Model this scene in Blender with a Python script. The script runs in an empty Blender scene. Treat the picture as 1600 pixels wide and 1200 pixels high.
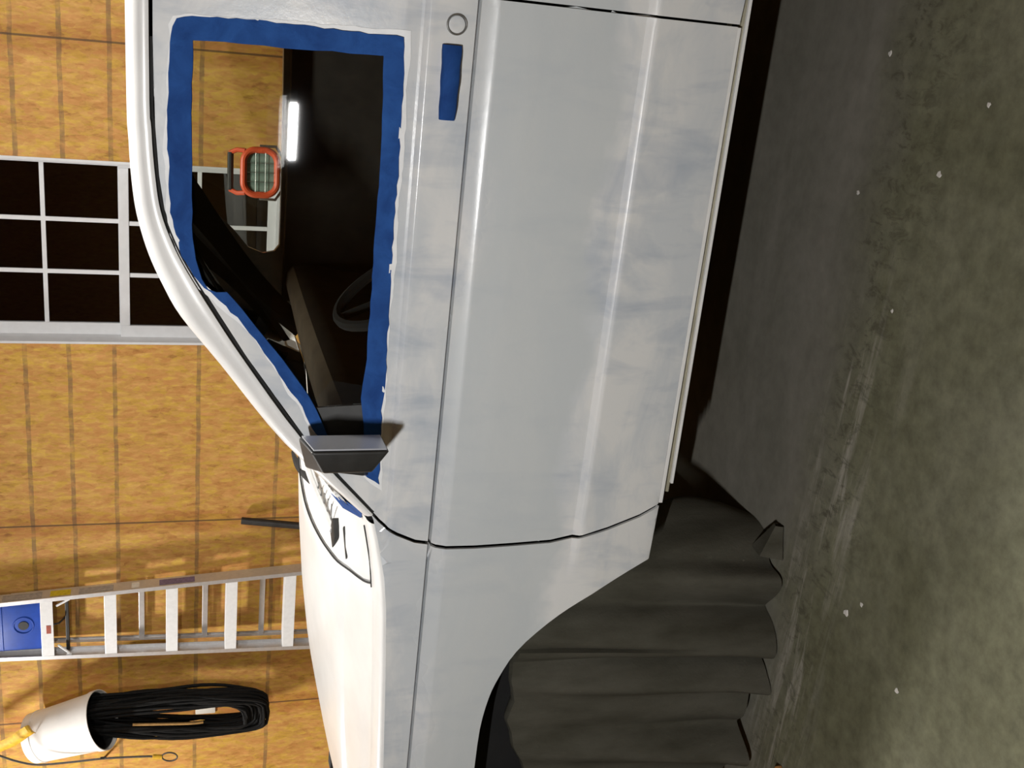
import bpy, bmesh, math, random
from mathutils import Vector, Matrix
from mathutils.geometry import delaunay_2d_cdt

random.seed(7)
SC = bpy.context.scene
COL = SC.collection

# ------------------------------------------------------------------ camera
EYE = Vector((0.0, 0.0, 1.52))
FPX = 1740.0
PITCH, YAW = math.radians(17.2), math.radians(21.6)
FWD = Vector((-math.sin(YAW) * math.cos(PITCH), math.cos(YAW) * math.cos(PITCH), -math.sin(PITCH)))
RGT = Vector((math.cos(YAW), math.sin(YAW), 0.0))
UPV = RGT.cross(FWD)
cam_data = bpy.data.cameras.new('camera')
cam_data.sensor_width = 36.0
cam_data.lens = FPX / 1600.0 * 36.0
cam_data.clip_start = 0.05
cam = bpy.data.objects.new('camera', cam_data)
COL.objects.link(cam)
m3 = Matrix((-UPV, RGT, -FWD)).transposed()          # the phone was held on its side
cam.matrix_world = Matrix.Translation(EYE) @ m3.to_4x4()
SC.camera = cam

# ------------------------------------------------------------------ world, exposure, lamps
world = bpy.data.worlds.new('night')
world.use_nodes = True
world.node_tree.nodes['Background'].inputs[0].default_value = (0.02, 0.025, 0.035, 1)
world.node_tree.nodes['Background'].inputs[1].default_value = 0.15
SC.world = world
SC.view_settings.view_transform = 'Standard'
SC.view_settings.look = 'None'
SC.view_settings.gamma = 1.0
SC.view_settings.use_curve_mapping = False
SC.view_settings.exposure = 0.0


def lamp(name, loc, target, sx, sy, watt, color):
    d = bpy.data.lights.new(name, 'AREA')
    d.shape = 'RECTANGLE'
    d.size, d.size_y = sx, sy
    d.energy = watt
    d.color = color
    o = bpy.data.objects.new(name, d)
    COL.objects.link(o)
    o.location = loc
    o.rotation_euler = (Vector(target) - Vector(loc)).to_track_quat('-Z', 'Y').to_euler()
    return o


LIGHT_HOOD = Vector((-4.92, 3.92, 3.25))
LIGHT_ROOF = Vector((-0.60, 3.12, 3.30))
LIGHT_SHOP = Vector((-0.85, -0.80, 2.38))
lamp('lamp_over_hood', LIGHT_HOOD - Vector((0, 0, .09)), LIGHT_HOOD - Vector((0, 0, 2)), 0.5, 0.25, 108, (1.0, 0.98, 0.95))
lamp('lamp_over_roof', LIGHT_ROOF - Vector((0, 0, .09)), LIGHT_ROOF - Vector((0, 0, 2)), 1.2, 0.25, 100, (1.0, 0.975, 0.93))
lamp('lamp_shop', LIGHT_SHOP + Vector((0, .02, -.06)), (-0.8, 2.15, 0.9), 0.26, 0.030, 76, (1.0, 0.99, 0.975))


# ------------------------------------------------------------------ helpers: materials
def new_mat(name):
    m = bpy.data.materials.new(name)
    m.use_nodes = True
    nt = m.node_tree
    b = nt.nodes['Principled BSDF']
    return m, nt, b


def N(nt, t, **kw):
    n = nt.nodes.new(t)
    for k, v in kw.items():
        setattr(n, k, v)
    return n


def ramp(nt, fac, stops):
    r = N(nt, 'ShaderNodeValToRGB')
    e = r.color_ramp.elements
    while len(e) < len(stops):
        e.new(0.5)
    for el, (p, c) in zip(e, stops):
        el.position = p
        el.color = (*c, 1) if len(c) == 3 else c
    nt.links.new(fac, r.inputs[0])
    return r.outputs[0]


def noise(nt, vec, scale, detail=4, rough=.55, dist=0.0):
    n = N(nt, 'ShaderNodeTexNoise')
    n.inputs['Scale'].default_value = scale
    n.inputs['Detail'].default_value = detail
    n.inputs['Roughness'].default_value = rough
    n.inputs['Distortion'].default_value = dist
    if vec is not None:
        nt.links.new(vec, n.inputs['Vector'])
    return n


def mapping(nt, scale=(1, 1, 1), rot=(0, 0, 0), loc=(0, 0, 0)):
    tc = N(nt, 'ShaderNodeTexCoord')
    mp = N(nt, 'ShaderNodeMapping')
    mp.inputs['Scale'].default_value = scale
    mp.inputs['Rotation'].default_value = rot
    mp.inputs['Location'].default_value = loc
    nt.links.new(tc.outputs['Object'], mp.inputs['Vector'])
    return mp.outputs['Vector']


def mix(nt, fac, a, b, mode='MIX'):
    n = N(nt, 'ShaderNodeMix', data_type='RGBA', blend_type=mode)
    for sock, val in ((n.inputs[0], fac), (n.inputs[6], a), (n.inputs[7], b)):
        if hasattr(val, 'is_output'):
            nt.links.new(val, sock)
        elif isinstance(val, (int, float)):
            sock.default_value = val
        else:
            sock.default_value = (*val, 1)
    return n.outputs[2]


def math_node(nt, op, a, b=0.0, c=None):
    n = N(nt, 'ShaderNodeMath', operation=op)
    for i, val in enumerate((a, b) if c is None else (a, b, c)):
        if hasattr(val, 'is_output'):
            nt.links.new(val, n.inputs[i])
        else:
            n.inputs[i].default_value = val
    return n.outputs[0]


def bump(nt, b, height, strength=.3, dist=.01):
    n = N(nt, 'ShaderNodeBump')
    n.inputs['Strength'].default_value = strength
    n.inputs['Distance'].default_value = dist
    nt.links.new(height, n.inputs['Height'])
    nt.links.new(n.outputs[0], b.inputs['Normal'])


def simple(name, color, rough=.6, metal=0.0, spec=.5, var=.0, scale=30):
    m, nt, b = new_mat(name)
    b.inputs['Roughness'].default_value = rough
    b.inputs['Metallic'].default_value = metal
    b.inputs['Specular IOR Level'].default_value = spec
    if var:
        v = noise(nt, mapping(nt), scale, 3)
        dark = tuple(c * (1 - var) for c in color)
        lite = tuple(min(1, c * (1 + var)) for c in color)
        nt.links.new(ramp(nt, v.outputs['Fac'], [(.3, dark), (.7, lite)]), b.inputs['Base Color'])
    else:
        b.inputs['Base Color'].default_value = (*color, 1)
    return m


def emitter(name, color, strength):
    m, nt, b = new_mat(name)
    b.inputs['Base Color'].default_value = (*color, 1)
    b.inputs['Emission Color'].default_value = (*color, 1)
    b.inputs['Emission Strength'].default_value = strength
    return m


def glass_mat(name, tint, ior=1.5):
    m = bpy.data.materials.new(name)
    m.use_nodes = True
    nt = m.node_tree
    nt.nodes.clear()
    out = N(nt, 'ShaderNodeOutputMaterial')
    fr = N(nt, 'ShaderNodeFresnel')
    fr.inputs[0].default_value = ior
    tr = N(nt, 'ShaderNodeBsdfTransparent')
    tr.inputs[0].default_value = (*tint, 1)
    gl = N(nt, 'ShaderNodeBsdfGlossy')
    gl.inputs['Roughness'].default_value = 0.015
    mx = N(nt, 'ShaderNodeMixShader')
    nt.links.new(fr.outputs[0], mx.inputs[0])
    nt.links.new(tr.outputs[0], mx.inputs[1])
    nt.links.new(gl.outputs[0], mx.inputs[2])
    nt.links.new(mx.outputs[0], out.inputs[0])
    return m


def paint_mat():
    """White paint and primer, sanded in patches."""
    m, nt, b = new_mat('sanded_white_paint')
    v1 = noise(nt, mapping(nt, (1.6, 1.6, 3.2)), 2.1, 5, .6, .6)
    v2 = noise(nt, mapping(nt, (4, 4, 1.2), loc=(3, 1, 2)), 3.0, 4, .6, .4)
    v3 = noise(nt, mapping(nt, (1, 1, 1), loc=(8, 1, 5)), 60, 3, .6)
    c = ramp(nt, v1.outputs['Fac'], [(.42, (.645, .648, .645)), (.58, (.535, .56, .585))])
    c2 = ramp(nt, v2.outputs['Fac'], [(.50, (1, 1, 1)), (.70, (.74, .78, .85))])
    c = mix(nt, 1.0, c, c2, 'MULTIPLY')
    # wide skim of filler along the middle of the door and fender
    tc = N(nt, 'ShaderNodeTexCoord')
    sp = N(nt, 'ShaderNodeSeparateXYZ')
    nt.links.new(tc.outputs['Object'], sp.inputs[0])
    wob = noise(nt, mapping(nt, loc=(2, 2, 2)), 3.2, 4, .6)
    zz = math_node(nt, 'ADD', sp.outputs[2], math_node(nt, 'MULTIPLY', math_node(nt, 'SUBTRACT', wob.outputs['Fac'], .5), .22))
    mr = N(nt, 'ShaderNodeMapRange')
    mr.inputs[1].default_value, mr.inputs[2].default_value = .655, .685
    nt.links.new(zz, mr.inputs[0])
    mr2 = N(nt, 'ShaderNodeMapRange')
    mr2.inputs[1].default_value, mr2.inputs[2].default_value = .98, .90
    nt.links.new(zz, mr2.inputs[0])
    band = math_node(nt, 'MULTIPLY', mr.outputs[0], mr2.outputs[0])
    c = mix(nt, math_node(nt, 'MULTIPLY', band, .8), c, (.485, .515, .53))
    nt.links.new(c, b.inputs['Base Color'])
    r = ramp(nt, v1.outputs['Fac'], [(.35, (.30, .30, .30)), (.65, (.46, .46, .46))])
    gz = N(nt, 'ShaderNodeMapRange')
    gz.inputs[1].default_value, gz.inputs[2].default_value = .90, .97
    nt.links.new(zz, gz.inputs[0])
    r = mix(nt, gz.outputs[0], r, (.20, .20, .20))
    nt.links.new(r, b.inputs['Roughness'])
    bump(nt, b, v3.outputs['Fac'], .05, .004)
    return m


def gloss_paint():
    m, nt, b = new_mat('white_gloss_paint')
    v1 = noise(nt, mapping(nt), 5, 4, .6)
    nt.links.new(ramp(nt, v1.outputs['Fac'], [(.35, (.66, .66, .655)), (.65, (.74, .74, .73))]), b.inputs['Base Color'])
    b.inputs['Roughness'].default_value = .28
    return m


def osb_mat(name, nail_lines, seams):
    m, nt, b = new_mat(name)
    strands = hue = None
    for i, (ang, sc) in enumerate(((.45, 15), (-.6, 14), (1.2, 17), (-1.2, 19), (.05, 26))):
        mp = mapping(nt, (3.0, 1.0, 1.0), (0, ang, 0), (i * 3.1, i * 1.7, i * 2.3))
        wn = noise(nt, mp, 6, 2, .5)
        va = N(nt, 'ShaderNodeVectorMath', operation='MULTIPLY_ADD')
        va.inputs[1].default_value = (.10, .10, .10)
        nt.links.new(wn.outputs['Color'], va.inputs[0])
        nt.links.new(mp, va.inputs[2])
        vo = N(nt, 'ShaderNodeTexVoronoi', feature='F1')
        vo.inputs['Scale'].default_value = sc
        nt.links.new(va.outputs[0], vo.inputs['Vector'])
        sepc = N(nt, 'ShaderNodeSeparateColor')
        nt.links.new(vo.outputs['Color'], sepc.inputs[0])
        strands = sepc.outputs[0] if strands is None else math_node(nt, 'ADD', strands, sepc.outputs[0])
        hue = sepc.outputs[1] if hue is None else math_node(nt, 'ADD', hue, sepc.outputs[1])
    strands = math_node(nt, 'MULTIPLY', strands, .2)
    hue = math_node(nt, 'MULTIPLY', hue, .2)
    grain = noise(nt, mapping(nt, (24, 6, 10), (0, .5, 0)), 4, 6, .8)
    big = noise(nt, mapping(nt), 1.3, 3, .5)
    val = math_node(nt, 'ADD', math_node(nt, 'MULTIPLY', strands, .52),
                    math_node(nt, 'ADD', math_node(nt, 'MULTIPLY', grain.outputs['Fac'], .44),
                              math_node(nt, 'MULTIPLY', math_node(nt, 'SUBTRACT', big.outputs['Fac'], .5), .2)))
    c = ramp(nt, val, [(.24, (.33, .160, .037)), (.40, (.51, .272, .068)), (.55, (.585, .325, .090)), (.76, (.70, .42, .130))])
    tint = ramp(nt, hue, [(.32, (.96, .84, .90)), (.50, (1, 1, 1)), (.68, (1.02, 1.12, .72))])
    c = mix(nt, 1.0, c, tint, 'MULTIPLY')
    tc = N(nt, 'ShaderNodeTexCoord')
    sp = N(nt, 'ShaderNodeSeparateXYZ')
    nt.links.new(tc.outputs['Object'], sp.inputs[0])
    wob = noise(nt, mapping(nt, loc=(4, 4, 4)), 9, 3, .6)
    wz = math_node(nt, 'ADD', sp.outputs[2], math_node(nt, 'MULTIPLY', math_node(nt, 'SUBTRACT', wob.outputs['Fac'], .5), .014))
    patch = noise(nt, mapping(nt, loc=(9, 2, 4)), 14, 3, .6)
    pm = ramp(nt, patch.outputs['Fac'], [(.36, (.25, .25, .25)), (.55, (1, 1, 1))])
    line = None
    for z in nail_lines:
        k = math_node(nt, 'COMPARE', wz, z, .0105)
        line = k if line is None else math_node(nt, 'MAXIMUM', line, k)
    if line is not None:
        c = mix(nt, math_node(nt, 'MULTIPLY', math_node(nt, 'MULTIPLY', line, pm), .62), c, (.15, .10, .055))
    seam = None
    for x in seams:
        k = math_node(nt, 'COMPARE', sp.outputs[0], x, .0048)
        seam = k if seam is None else math_node(nt, 'MAXIMUM', seam, k)
    near = None
    for x in seams:
        dist = math_node(nt, 'ABSOLUTE', math_node(nt, 'SUBTRACT', sp.outputs[0], x))
        near = dist if near is None else math_node(nt, 'MINIMUM', near, dist)
    if near is not None:
        nw = math_node(nt, 'ADD', near, math_node(nt, 'MULTIPLY', math_node(nt, 'SUBTRACT', wob.outputs['Fac'], .5), .08))
        nm = ramp(nt, math_node(nt, 'MULTIPLY', nw, 10), [(.35, (.80, .70, .62)), (.85, (1, 1, 1))])
        c = mix(nt, 1.0, c, nm, 'MULTIPLY')
    if seam is not None:
        c = mix(nt, math_node(nt, 'MULTIPLY', seam, .78), c, (.07, .04, .02))
    nt.links.new(c, b.inputs['Base Color'])
    b.inputs['Roughness'].default_value = .62
    b.inputs['Specular IOR Level'].default_value = .3
    bump(nt, b, val, .25, .006)
    return m


def concrete_mat():
    m, nt, b = new_mat('dusty_concrete')
    v1 = noise(nt, mapping(nt), 1.6, 6, .62, .4)
    v2 = noise(nt, mapping(nt), 24, 5, .65)
    v3 = noise(nt, mapping(nt, (1.3, 11, 1), (0, 0, .35)), 2.2, 5, .7, .5)
    base = ramp(nt, v1.outputs['Fac'], [(.32, (.092, .090, .052)), (.50, (.128, .126, .082)), (.70, (.172, .170, .122))])
    fine = ramp(nt, v2.outputs['Fac'], [(.30, (.72, .72, .70)), (.70, (1.22, 1.22, 1.2))])
    base = mix(nt, 1.0, base, fine, 'MULTIPLY')
    tc = N(nt, 'ShaderNodeTexCoord')
    sp = N(nt, 'ShaderNodeSeparateXYZ')
    nt.links.new(tc.outputs['Object'], sp.inputs[0])
    # sanding dust lies in a strip beside the sill, scuffed along its edge
    w1 = noise(nt, mapping(nt, loc=(1, 5, 0)), 3.0, 5, .65)
    yy = math_node(nt, 'ADD', sp.outputs[1], math_node(nt, 'MULTIPLY', math_node(nt, 'SUBTRACT', w1.outputs['Fac'], .5), .34))
    mr = N(nt, 'ShaderNodeMapRange')
    mr.inputs[1].default_value, mr.inputs[2].default_value = 2.03, 2.25
    nt.links.new(yy, mr.inputs[0])
    v4 = noise(nt, mapping(nt, (1, 2.2, 1), loc=(3, 7, 0)), 2.6, 5, .62, .5)
    dust = ramp(nt, v4.outputs['Fac'], [(.32, (.135, .130, .106)), (.68, (.182, .172, .146))])
    dust = mix(nt, .45, dust, mix(nt, 1.0, dust, fine, 'MULTIPLY'))
    c = mix(nt, mr.outputs[0], base, dust)
    # pale scuffs along the dust edge
    e1 = N(nt, 'ShaderNodeMapRange')
    e1.inputs[1].default_value, e1.inputs[2].default_value = 1.86, 2.08
    nt.links.new(yy, e1.inputs[0])
    e2 = N(nt, 'ShaderNodeMapRange')
    e2.inputs[1].default_value, e2.inputs[2].default_value = 2.22, 2.10
    nt.links.new(yy, e2.inputs[0])
    e3 = N(nt, 'ShaderNodeMapRange')
    e3.inputs[1].default_value, e3.inputs[2].default_value = -.45, -.85
    nt.links.new(sp.outputs[0], e3.inputs[0])
    st = ramp(nt, v3.outputs['Fac'], [(.50, (0, 0, 0)), (.66, (1, 1, 1))])
    k = math_node(nt, 'MULTIPLY', math_node(nt, 'MULTIPLY', e1.outputs[0], e2.outputs[0]), math_node(nt, 'MULTIPLY', e3.outputs[0], st))
    c = mix(nt, math_node(nt, 'MULTIPLY', k, .75), c, (.36, .34, .30))
    # dark blotchy tread prints on the dust edge
    pat = noise(nt, mapping(nt, (9, 5, 1), (0, 0, .4), loc=(2.2, .3, 0)), 3.2, 5, .75, .6)
    pk = ramp(nt, pat.outputs['Fac'], [(.52, (0, 0, 0)), (.62, (1, 1, 1))])
    t1 = math_node(nt, 'MULTIPLY', e1.outputs[0], e2.outputs[0])
    c = mix(nt, math_node(nt, 'MULTIPLY', math_node(nt, 'MULTIPLY', t1, pk), .7), c, (.055, .052, .034))
    nt.links.new(c, b.inputs['Base Color'])
    b.inputs['Roughness'].default_value = .75
    b.inputs['Specular IOR Level'].default_value = .25
    bump(nt, b, v2.outputs['Fac'], .15, .004)
    return m


def tape_mat():
    m, nt, b = new_mat('blue_masking_tape')
    v1 = noise(nt, mapping(nt, (1, 1, 1)), 18, 4, .6, .5)
    v2 = noise(nt, mapping(nt, (1, 1, 1), loc=(1, 1, 3)), 5, 3, .6)
    c = ramp(nt, v1.outputs['Fac'], [(.3, (.012, .050, .20)), (.7, (.022, .086, .30))])
    c = mix(nt, 1.0, c, ramp(nt, v2.outputs['Fac'], [(.35, (.75, .75, .78)), (.7, (1.15, 1.15, 1.1))]), 'MULTIPLY')
    nt.links.new(c, b.inputs['Base Color'])
    b.inputs['Roughness'].default_value = .8
    b.inputs['Specular IOR Level'].default_value = .12
    bump(nt, b, v1.outputs['Fac'], .5, .006)
    return m


def cloth_mat():
    m, nt, b = new_mat('dark_grey_canvas')
    v1 = noise(nt, mapping(nt, (3, 3, 1)), 4, 5, .6)
    v2 = noise(nt, mapping(nt), 160, 2, .6)
    c = ramp(nt, v1.outputs['Fac'], [(.3, (.042, .040, .029)), (.7, (.078, .074, .059))])
    nt.links.new(c, b.inputs['Base Color'])
    b.inputs['Roughness'].default_value = .95
    b.inputs['Specular IOR Level'].default_value = .1
    bump(nt, b, v2.outputs['Fac'], .3, .003)
    return m


def lens_mat():
    m, nt, b = new_mat('ribbed_lens_glass')
    wv = N(nt, 'ShaderNodeTexWave', wave_type='BANDS', bands_direction='X')
    wv.inputs['Scale'].default_value = 9
    nt.links.new(mapping(nt), wv.inputs['Vector'])
    nt.links.new(ramp(nt, wv.outputs['Fac'], [(.2, (.15, .21, .18)), (.8, (.20, .27, .23))]), b.inputs['Base Color'])
    b.inputs['Roughness'].default_value = .12
    bump(nt, b, wv.outputs['Fac'], .15, .003)
    return m


NAILS = [.406, .813, 1.022 - .0, 1.367, 1.770, 1.980, 2.185, 2.39, 2.60]
NAILS = [.30, .56, .963, 1.367, 1.770, 1.980, 2.180, 2.385, 2.585]
SEAM0 = -2.966
SEAMS = [SEAM0 + k * 1.219 for k in range(-3, 6)]
M = dict(
    paint=paint_mat(), gloss=gloss_paint(), tape=tape_mat(), cloth=cloth_mat(), concrete=concrete_mat(),
    osb=osb_mat('osb_sheathing', NAILS, SEAMS), osb_side=osb_mat('osb_side_sheathing', [], []),
    ceiling=simple('ceiling_board', (.42, .36, .27), .9, var=.1, scale=6),
    white_trim=simple('white_window_vinyl', (.66, .67, .69), .45, var=.04, scale=20),
    muntin=simple('white_muntin', (.70, .71, .73), .45, var=.03, scale=20),
    pane=glass_mat('window_pane_glass', (.30, .30, .32), 2.0),
    car_glass=glass_mat('car_glass', (.80, .82, .78)),
    screen_glass=glass_mat('windshield_glass', (.82, .85, .83)),
    smear=simple('white_primer_smear', (.72, .73, .74), .5, var=.05, scale=40),
    black=simple('black_plastic', (.018, .018, .017), .5, var=.2, scale=40),
    rubber=simple('black_rubber', (.010, .010, .010), .8, var=.3, scale=40),
    interior=simple('dark_brown_interior', (.030, .024, .018), .8, var=.3, scale=12),
    dash=simple('brown_dash_vinyl', (.10, .072, .045), .8, var=.2, scale=15),
    under=simple('dark_underbody', (.005, .005, .005), .95, var=.3, scale=10),
    mirror=simple('mirror_reflection_grey', (.42, .44, .48), .35, .4),  # pale grey carries the white door's reflection as colour
    grey_metal=simple('grey_metal', (.30, .30, .29), .35, .8, var=.1),
    sill=simple('sill_olive_light', (.26, .24, .17), .5, var=.2, scale=14),  # olive stands in for the light on the downward-facing band
    alu=simple('brushed_aluminium', (.68, .68, .69), .40, .70, var=.06, scale=50),
    tread=simple('overlit_ribbed_aluminium', (.88, .89, .90), .30, .08, var=.04, scale=50),  # whitened so the steps read as overexposed by the lamp
    blue_plastic=simple('blue_plastic', (.018, .075, .42), .4, var=.12, scale=18),
    yellow_label=simple('yellow_label', (.55, .42, .02), .5, var=.25, scale=60),
    grey_label=simple('grey_label', (.33, .30, .27), .55, var=.25, scale=70),
    red_label=simple('red_label', (.35, .07, .04), .55, var=.3, scale=70),
    purple_label=simple('purple_label', (.16, .12, .20), .5, var=.35, scale=70),
    pail=simple('white_pail_plastic', (.82, .80, .77), .42, var=.05, scale=9),
    cord=simple('black_cord', (.007, .007, .007), .75, spec=.2, var=.3, scale=60),
    wire=simple('steel_cable', (.09, .08, .07), .5, .3, var=.2, scale=90),
    yellow=simple('yellow_strap', (.62, .36, .02), .6, var=.2, scale=60),
    tan_wood=simple('tan_wood_dowel', (.42, .24, .08), .6, var=.2, scale=40),
    board=simple('orange_pine_board', (.46, .22, .07), .6, var=.25, scale=18),
    outlet=simple('white_outlet_plastic', (.66, .64, .58), .4),
    orange=simple('orange_red_paint', (.58, .085, .03), .4, var=.15, scale=30),
    pink=simple('faded_orange_housing', (.60, .20, .13), .45, var=.1, scale=30),
    lens=lens_mat(),
    chip=simple('pale_paint_chip', (.55, .53, .50), .7),
    fixture=simple('white_fixture_enamel', (.75, .75, .74), .4, var=.02),
    tube=emitter('fluorescent_tube', (1.0, .97, .90), 18),
    steel=simple('dark_steel_pipe', (.035, .032, .030), .5, .5, var=.3, scale=30),
    quilt=simple('seat_cloth', (.035, .030, .026), .9, var=.2, scale=20),
)


# ------------------------------------------------------------------ helpers: meshes
def link_mesh(name, bm, mat, parent=None, smooth=True, angle=35, recalc=True):
    if recalc:
        bmesh.ops.recalc_face_normals(bm, faces=bm.faces[:])
    me = bpy.data.meshes.new(name)
    bm.to_mesh(me)
    bm.free()
    if smooth:
        me.polygons.foreach_set('use_smooth', [True] * len(me.polygons))
        me.set_sharp_from_angle(angle=math.radians(angle))
    for mm in (mat if isinstance(mat, (list, tuple)) else [mat]):
        me.materials.append(mm)
    o = bpy.data.objects.new(name, me)
    COL.objects.link(o)
    if parent is not None:
        o.parent = parent
    return o


def thing(name, label, cat, loc=(0, 0, 0), group=None):
    o = bpy.data.objects.new(name, None)
    o.empty_display_size = .1
    COL.objects.link(o)
    o.location = loc
    return tag(o, label, cat, group)


def tag(o, label, cat, group=None):
    o['label'] = label
    o['category'] = cat
    if group:
        o['group'] = group
    return o


def structure(o, label=None):
    o['kind'] = 'structure'
    if label:
        o['label'] = label
    return o


def box(bm, lo, hi, bev=0.0, rot=None, seg=2):
    lo, hi = Vector(lo), Vector(hi)
    c, s = (lo + hi) / 2, hi - lo
    mat = Matrix.Translation(c) @ (rot.to_4x4() if rot is not None else Matrix.Identity(4)) @ Matrix.Diagonal((*s, 1))
    r = bmesh.ops.create_cube(bm, size=1.0, matrix=mat)
    if bev > 0:
        es = list({e for v in r['verts'] for e in v.link_edges})
        bmesh.ops.bevel(bm, geom=es, offset=bev, segments=seg, affect='EDGES', profile=.6)


def smooth_path(pts, n=6):
    pts = [Vector(p) for p in pts]
    out = []
    for i in range(len(pts) - 1):
        p0 = pts[max(i - 1, 0)]
        p1, p2 = pts[i], pts[i + 1]
        p3 = pts[min(i + 2, len(pts) - 1)]
        for k in range(n):
            t = k / n
            out.append(.5 * ((2 * p1) + (p2 - p0) * t + (2 * p0 - 5 * p1 + 4 * p2 - p3) * t * t + (3 * p1 - p0 - 3 * p2 + p3) * t ** 3))
    out.append(pts[-1])
    return out


def tube(bm, pts, r, sides=8, closed=False, caps=True):
    pts = [Vector(p) for p in pts]
    n = len(pts)
    rad = r if isinstance(r, (list, tuple)) else [r] * n
    rings = []
    up = None
    for i, p in enumerate(pts):
        if closed:
            d = pts[(i + 1) % n] - pts[i - 1]
        else:
            d = pts[min(i + 1, n - 1)] - pts[max(i - 1, 0)]
        d.normalize()
        if up is None:
            up = d.orthogonal().normalized()
        else:
            up = (up - d * up.dot(d)).normalized()
        sd = d.cross(up)
        rings.append([bm.verts.new(p + (up * math.cos(a) + sd * math.sin(a)) * rad[i])
                      for a in (2 * math.pi * k / sides for k in range(sides))])
    for i in range(n if closed else n - 1):
        a, b = rings[i], rings[(i + 1) % n]
        for k in range(sides):
            bm.faces.new((a[k], a[(k + 1) % sides], b[(k + 1) % sides], b[k]))
    if caps and not closed:
        bm.faces.new(rings[0][::-1])
        bm.faces.new(rings[-1])


def lathe(bm, prof, origin, axis, sides=32, cap0=False, cap1=False):
    """prof: list of (distance along axis, radius)."""
    origin, axis = Vector(origin), Vector(axis).normalized()
    e1 = axis.orthogonal().normalized()
    e2 = axis.cross(e1)
    rings = []
    for t, r in prof:
        rings.append([bm.verts.new(origin + axis * t + (e1 * math.cos(a) + e2 * math.sin(a)) * r)
                      for a in (2 * math.pi * k / sides for k in range(sides))])
    for a, b in zip(rings, rings[1:]):
        for k in range(sides):
            bm.faces.new((a[k], a[(k + 1) % sides], b[(k + 1) % sides], b[k]))
    if cap0:
        bm.faces.new(rings[0][::-1])
    if cap1:
        bm.faces.new(rings[-1])


def grid(bm, rows):
    """rows: list of equal-length point lists."""
    vs = [[bm.verts.new(p) for p in r] for r in rows]
    for a, b in zip(vs, vs[1:]):
        for k in range(len(a) - 1):
            bm.faces.new((a[k], a[k + 1], b[k + 1], b[k]))
    return vs


def solid(o, t, offset=-1.0):
    md = o.modifiers.new('thickness', 'SOLIDIFY')
    md.thickness = t
    md.offset = offset
    es = o.modifiers.new('edges', 'EDGE_SPLIT')
    es.split_angle = math.radians(40)
    return o


def hull_box(bm, pts_a, pts_b, bev=0.0):
    """two quads (same winding) joined into a block"""
    a = [bm.verts.new(p) for p in pts_a]
    b = [bm.verts.new(p) for p in pts_b]
    bm.faces.new(a[::-1])
    bm.faces.new(b)
    for k in range(4):
        bm.faces.new((a[k], a[(k + 1) % 4], b[(k + 1) % 4], b[k]))
    bmesh.ops.recalc_face_normals(bm, faces=bm.faces[:])
    if bev:
        bmesh.ops.bevel(bm, geom=bm.edges[:], offset=bev, segments=3, affect='EDGES', profile=.6)


def lerp_table(tab, x):
    if x <= tab[0][0]:
        return tab[0][1]
    for (a, b), (c, d) in zip(tab, tab[1:]):
        if x <= c:
            return b + (d - b) * (x - a) / (c - a)
    return tab[-1][1]


# ------------------------------------------------------------------ the room
X0, X1, Y0R, Y1R, ZC = -6.6, 3.2, -4.4, 5.5, 3.70


def slab(name, lo, hi, mat, label):
    bm = bmesh.new()
    box(bm, lo, hi)
    return structure(link_mesh(name, bm, mat, smooth=False), label)


slab('floor', (X0 - .2, Y0R - .2, -.15), (X1 + .2, Y1R + .2, 0), M['concrete'], 'dusty stained concrete garage floor')
slab('ceiling', (X0 - .2, Y0R - .2, ZC), (X1 + .2, Y1R + .2, ZC + .12), M['ceiling'], 'plain garage ceiling')
slab('wall_left', (X0 - .15, Y0R, 0), (X0, Y1R, ZC), M['osb_side'], 'strand board side wall of the garage')
slab('wall_right', (X1, Y0R, 0), (X1 + .15, Y1R, ZC), M['osb_side'], 'strand board side wall of the garage')
slab('wall_front', (X0 - .15, Y0R - .15, 0), (X1 + .15, Y0R, ZC), M['osb_side'], 'strand board wall opposite the car')
# wall with the window opening
WX0, WX1, WZ0, WZ1 = -1.965, -1.062, 0.985, 2.48
bm = bmesh.new()
box(bm, (X0 - .15, Y1R, 0), (WX0, Y1R + .16, ZC))
box(bm, (WX1, Y1R, 0), (X1 + .15, Y1R + .16, ZC))
box(bm, (WX0, Y1R, 0), (WX1, Y1R + .16, WZ0))
box(bm, (WX0, Y1R, WZ1), (WX1, Y1R + .16, ZC))
structure(link_mesh('wall_back', bm, M['osb'], smooth=False), 'golden strand board wall with dark nailing lines')

# window, double hung, white grilles
bm = bmesh.new()
T = .012
box(bm, (WX0, 5.495, WZ0), (WX0 + T, 5.66, WZ1))
box(bm, (WX1 - T, 5.495, WZ0), (WX1, 5.66, WZ1))
box(bm, (WX0, 5.495, WZ0), (WX1, 5.66, WZ0 + T))
box(bm, (WX0, 5.495, WZ1 - T), (WX1, 5.66, WZ1))
win = structure(link_mesh('window_1', bm, M['white_trim'], smooth=False), 'white sash window with grilles in the strand board wall')
SY = 5.57


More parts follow.
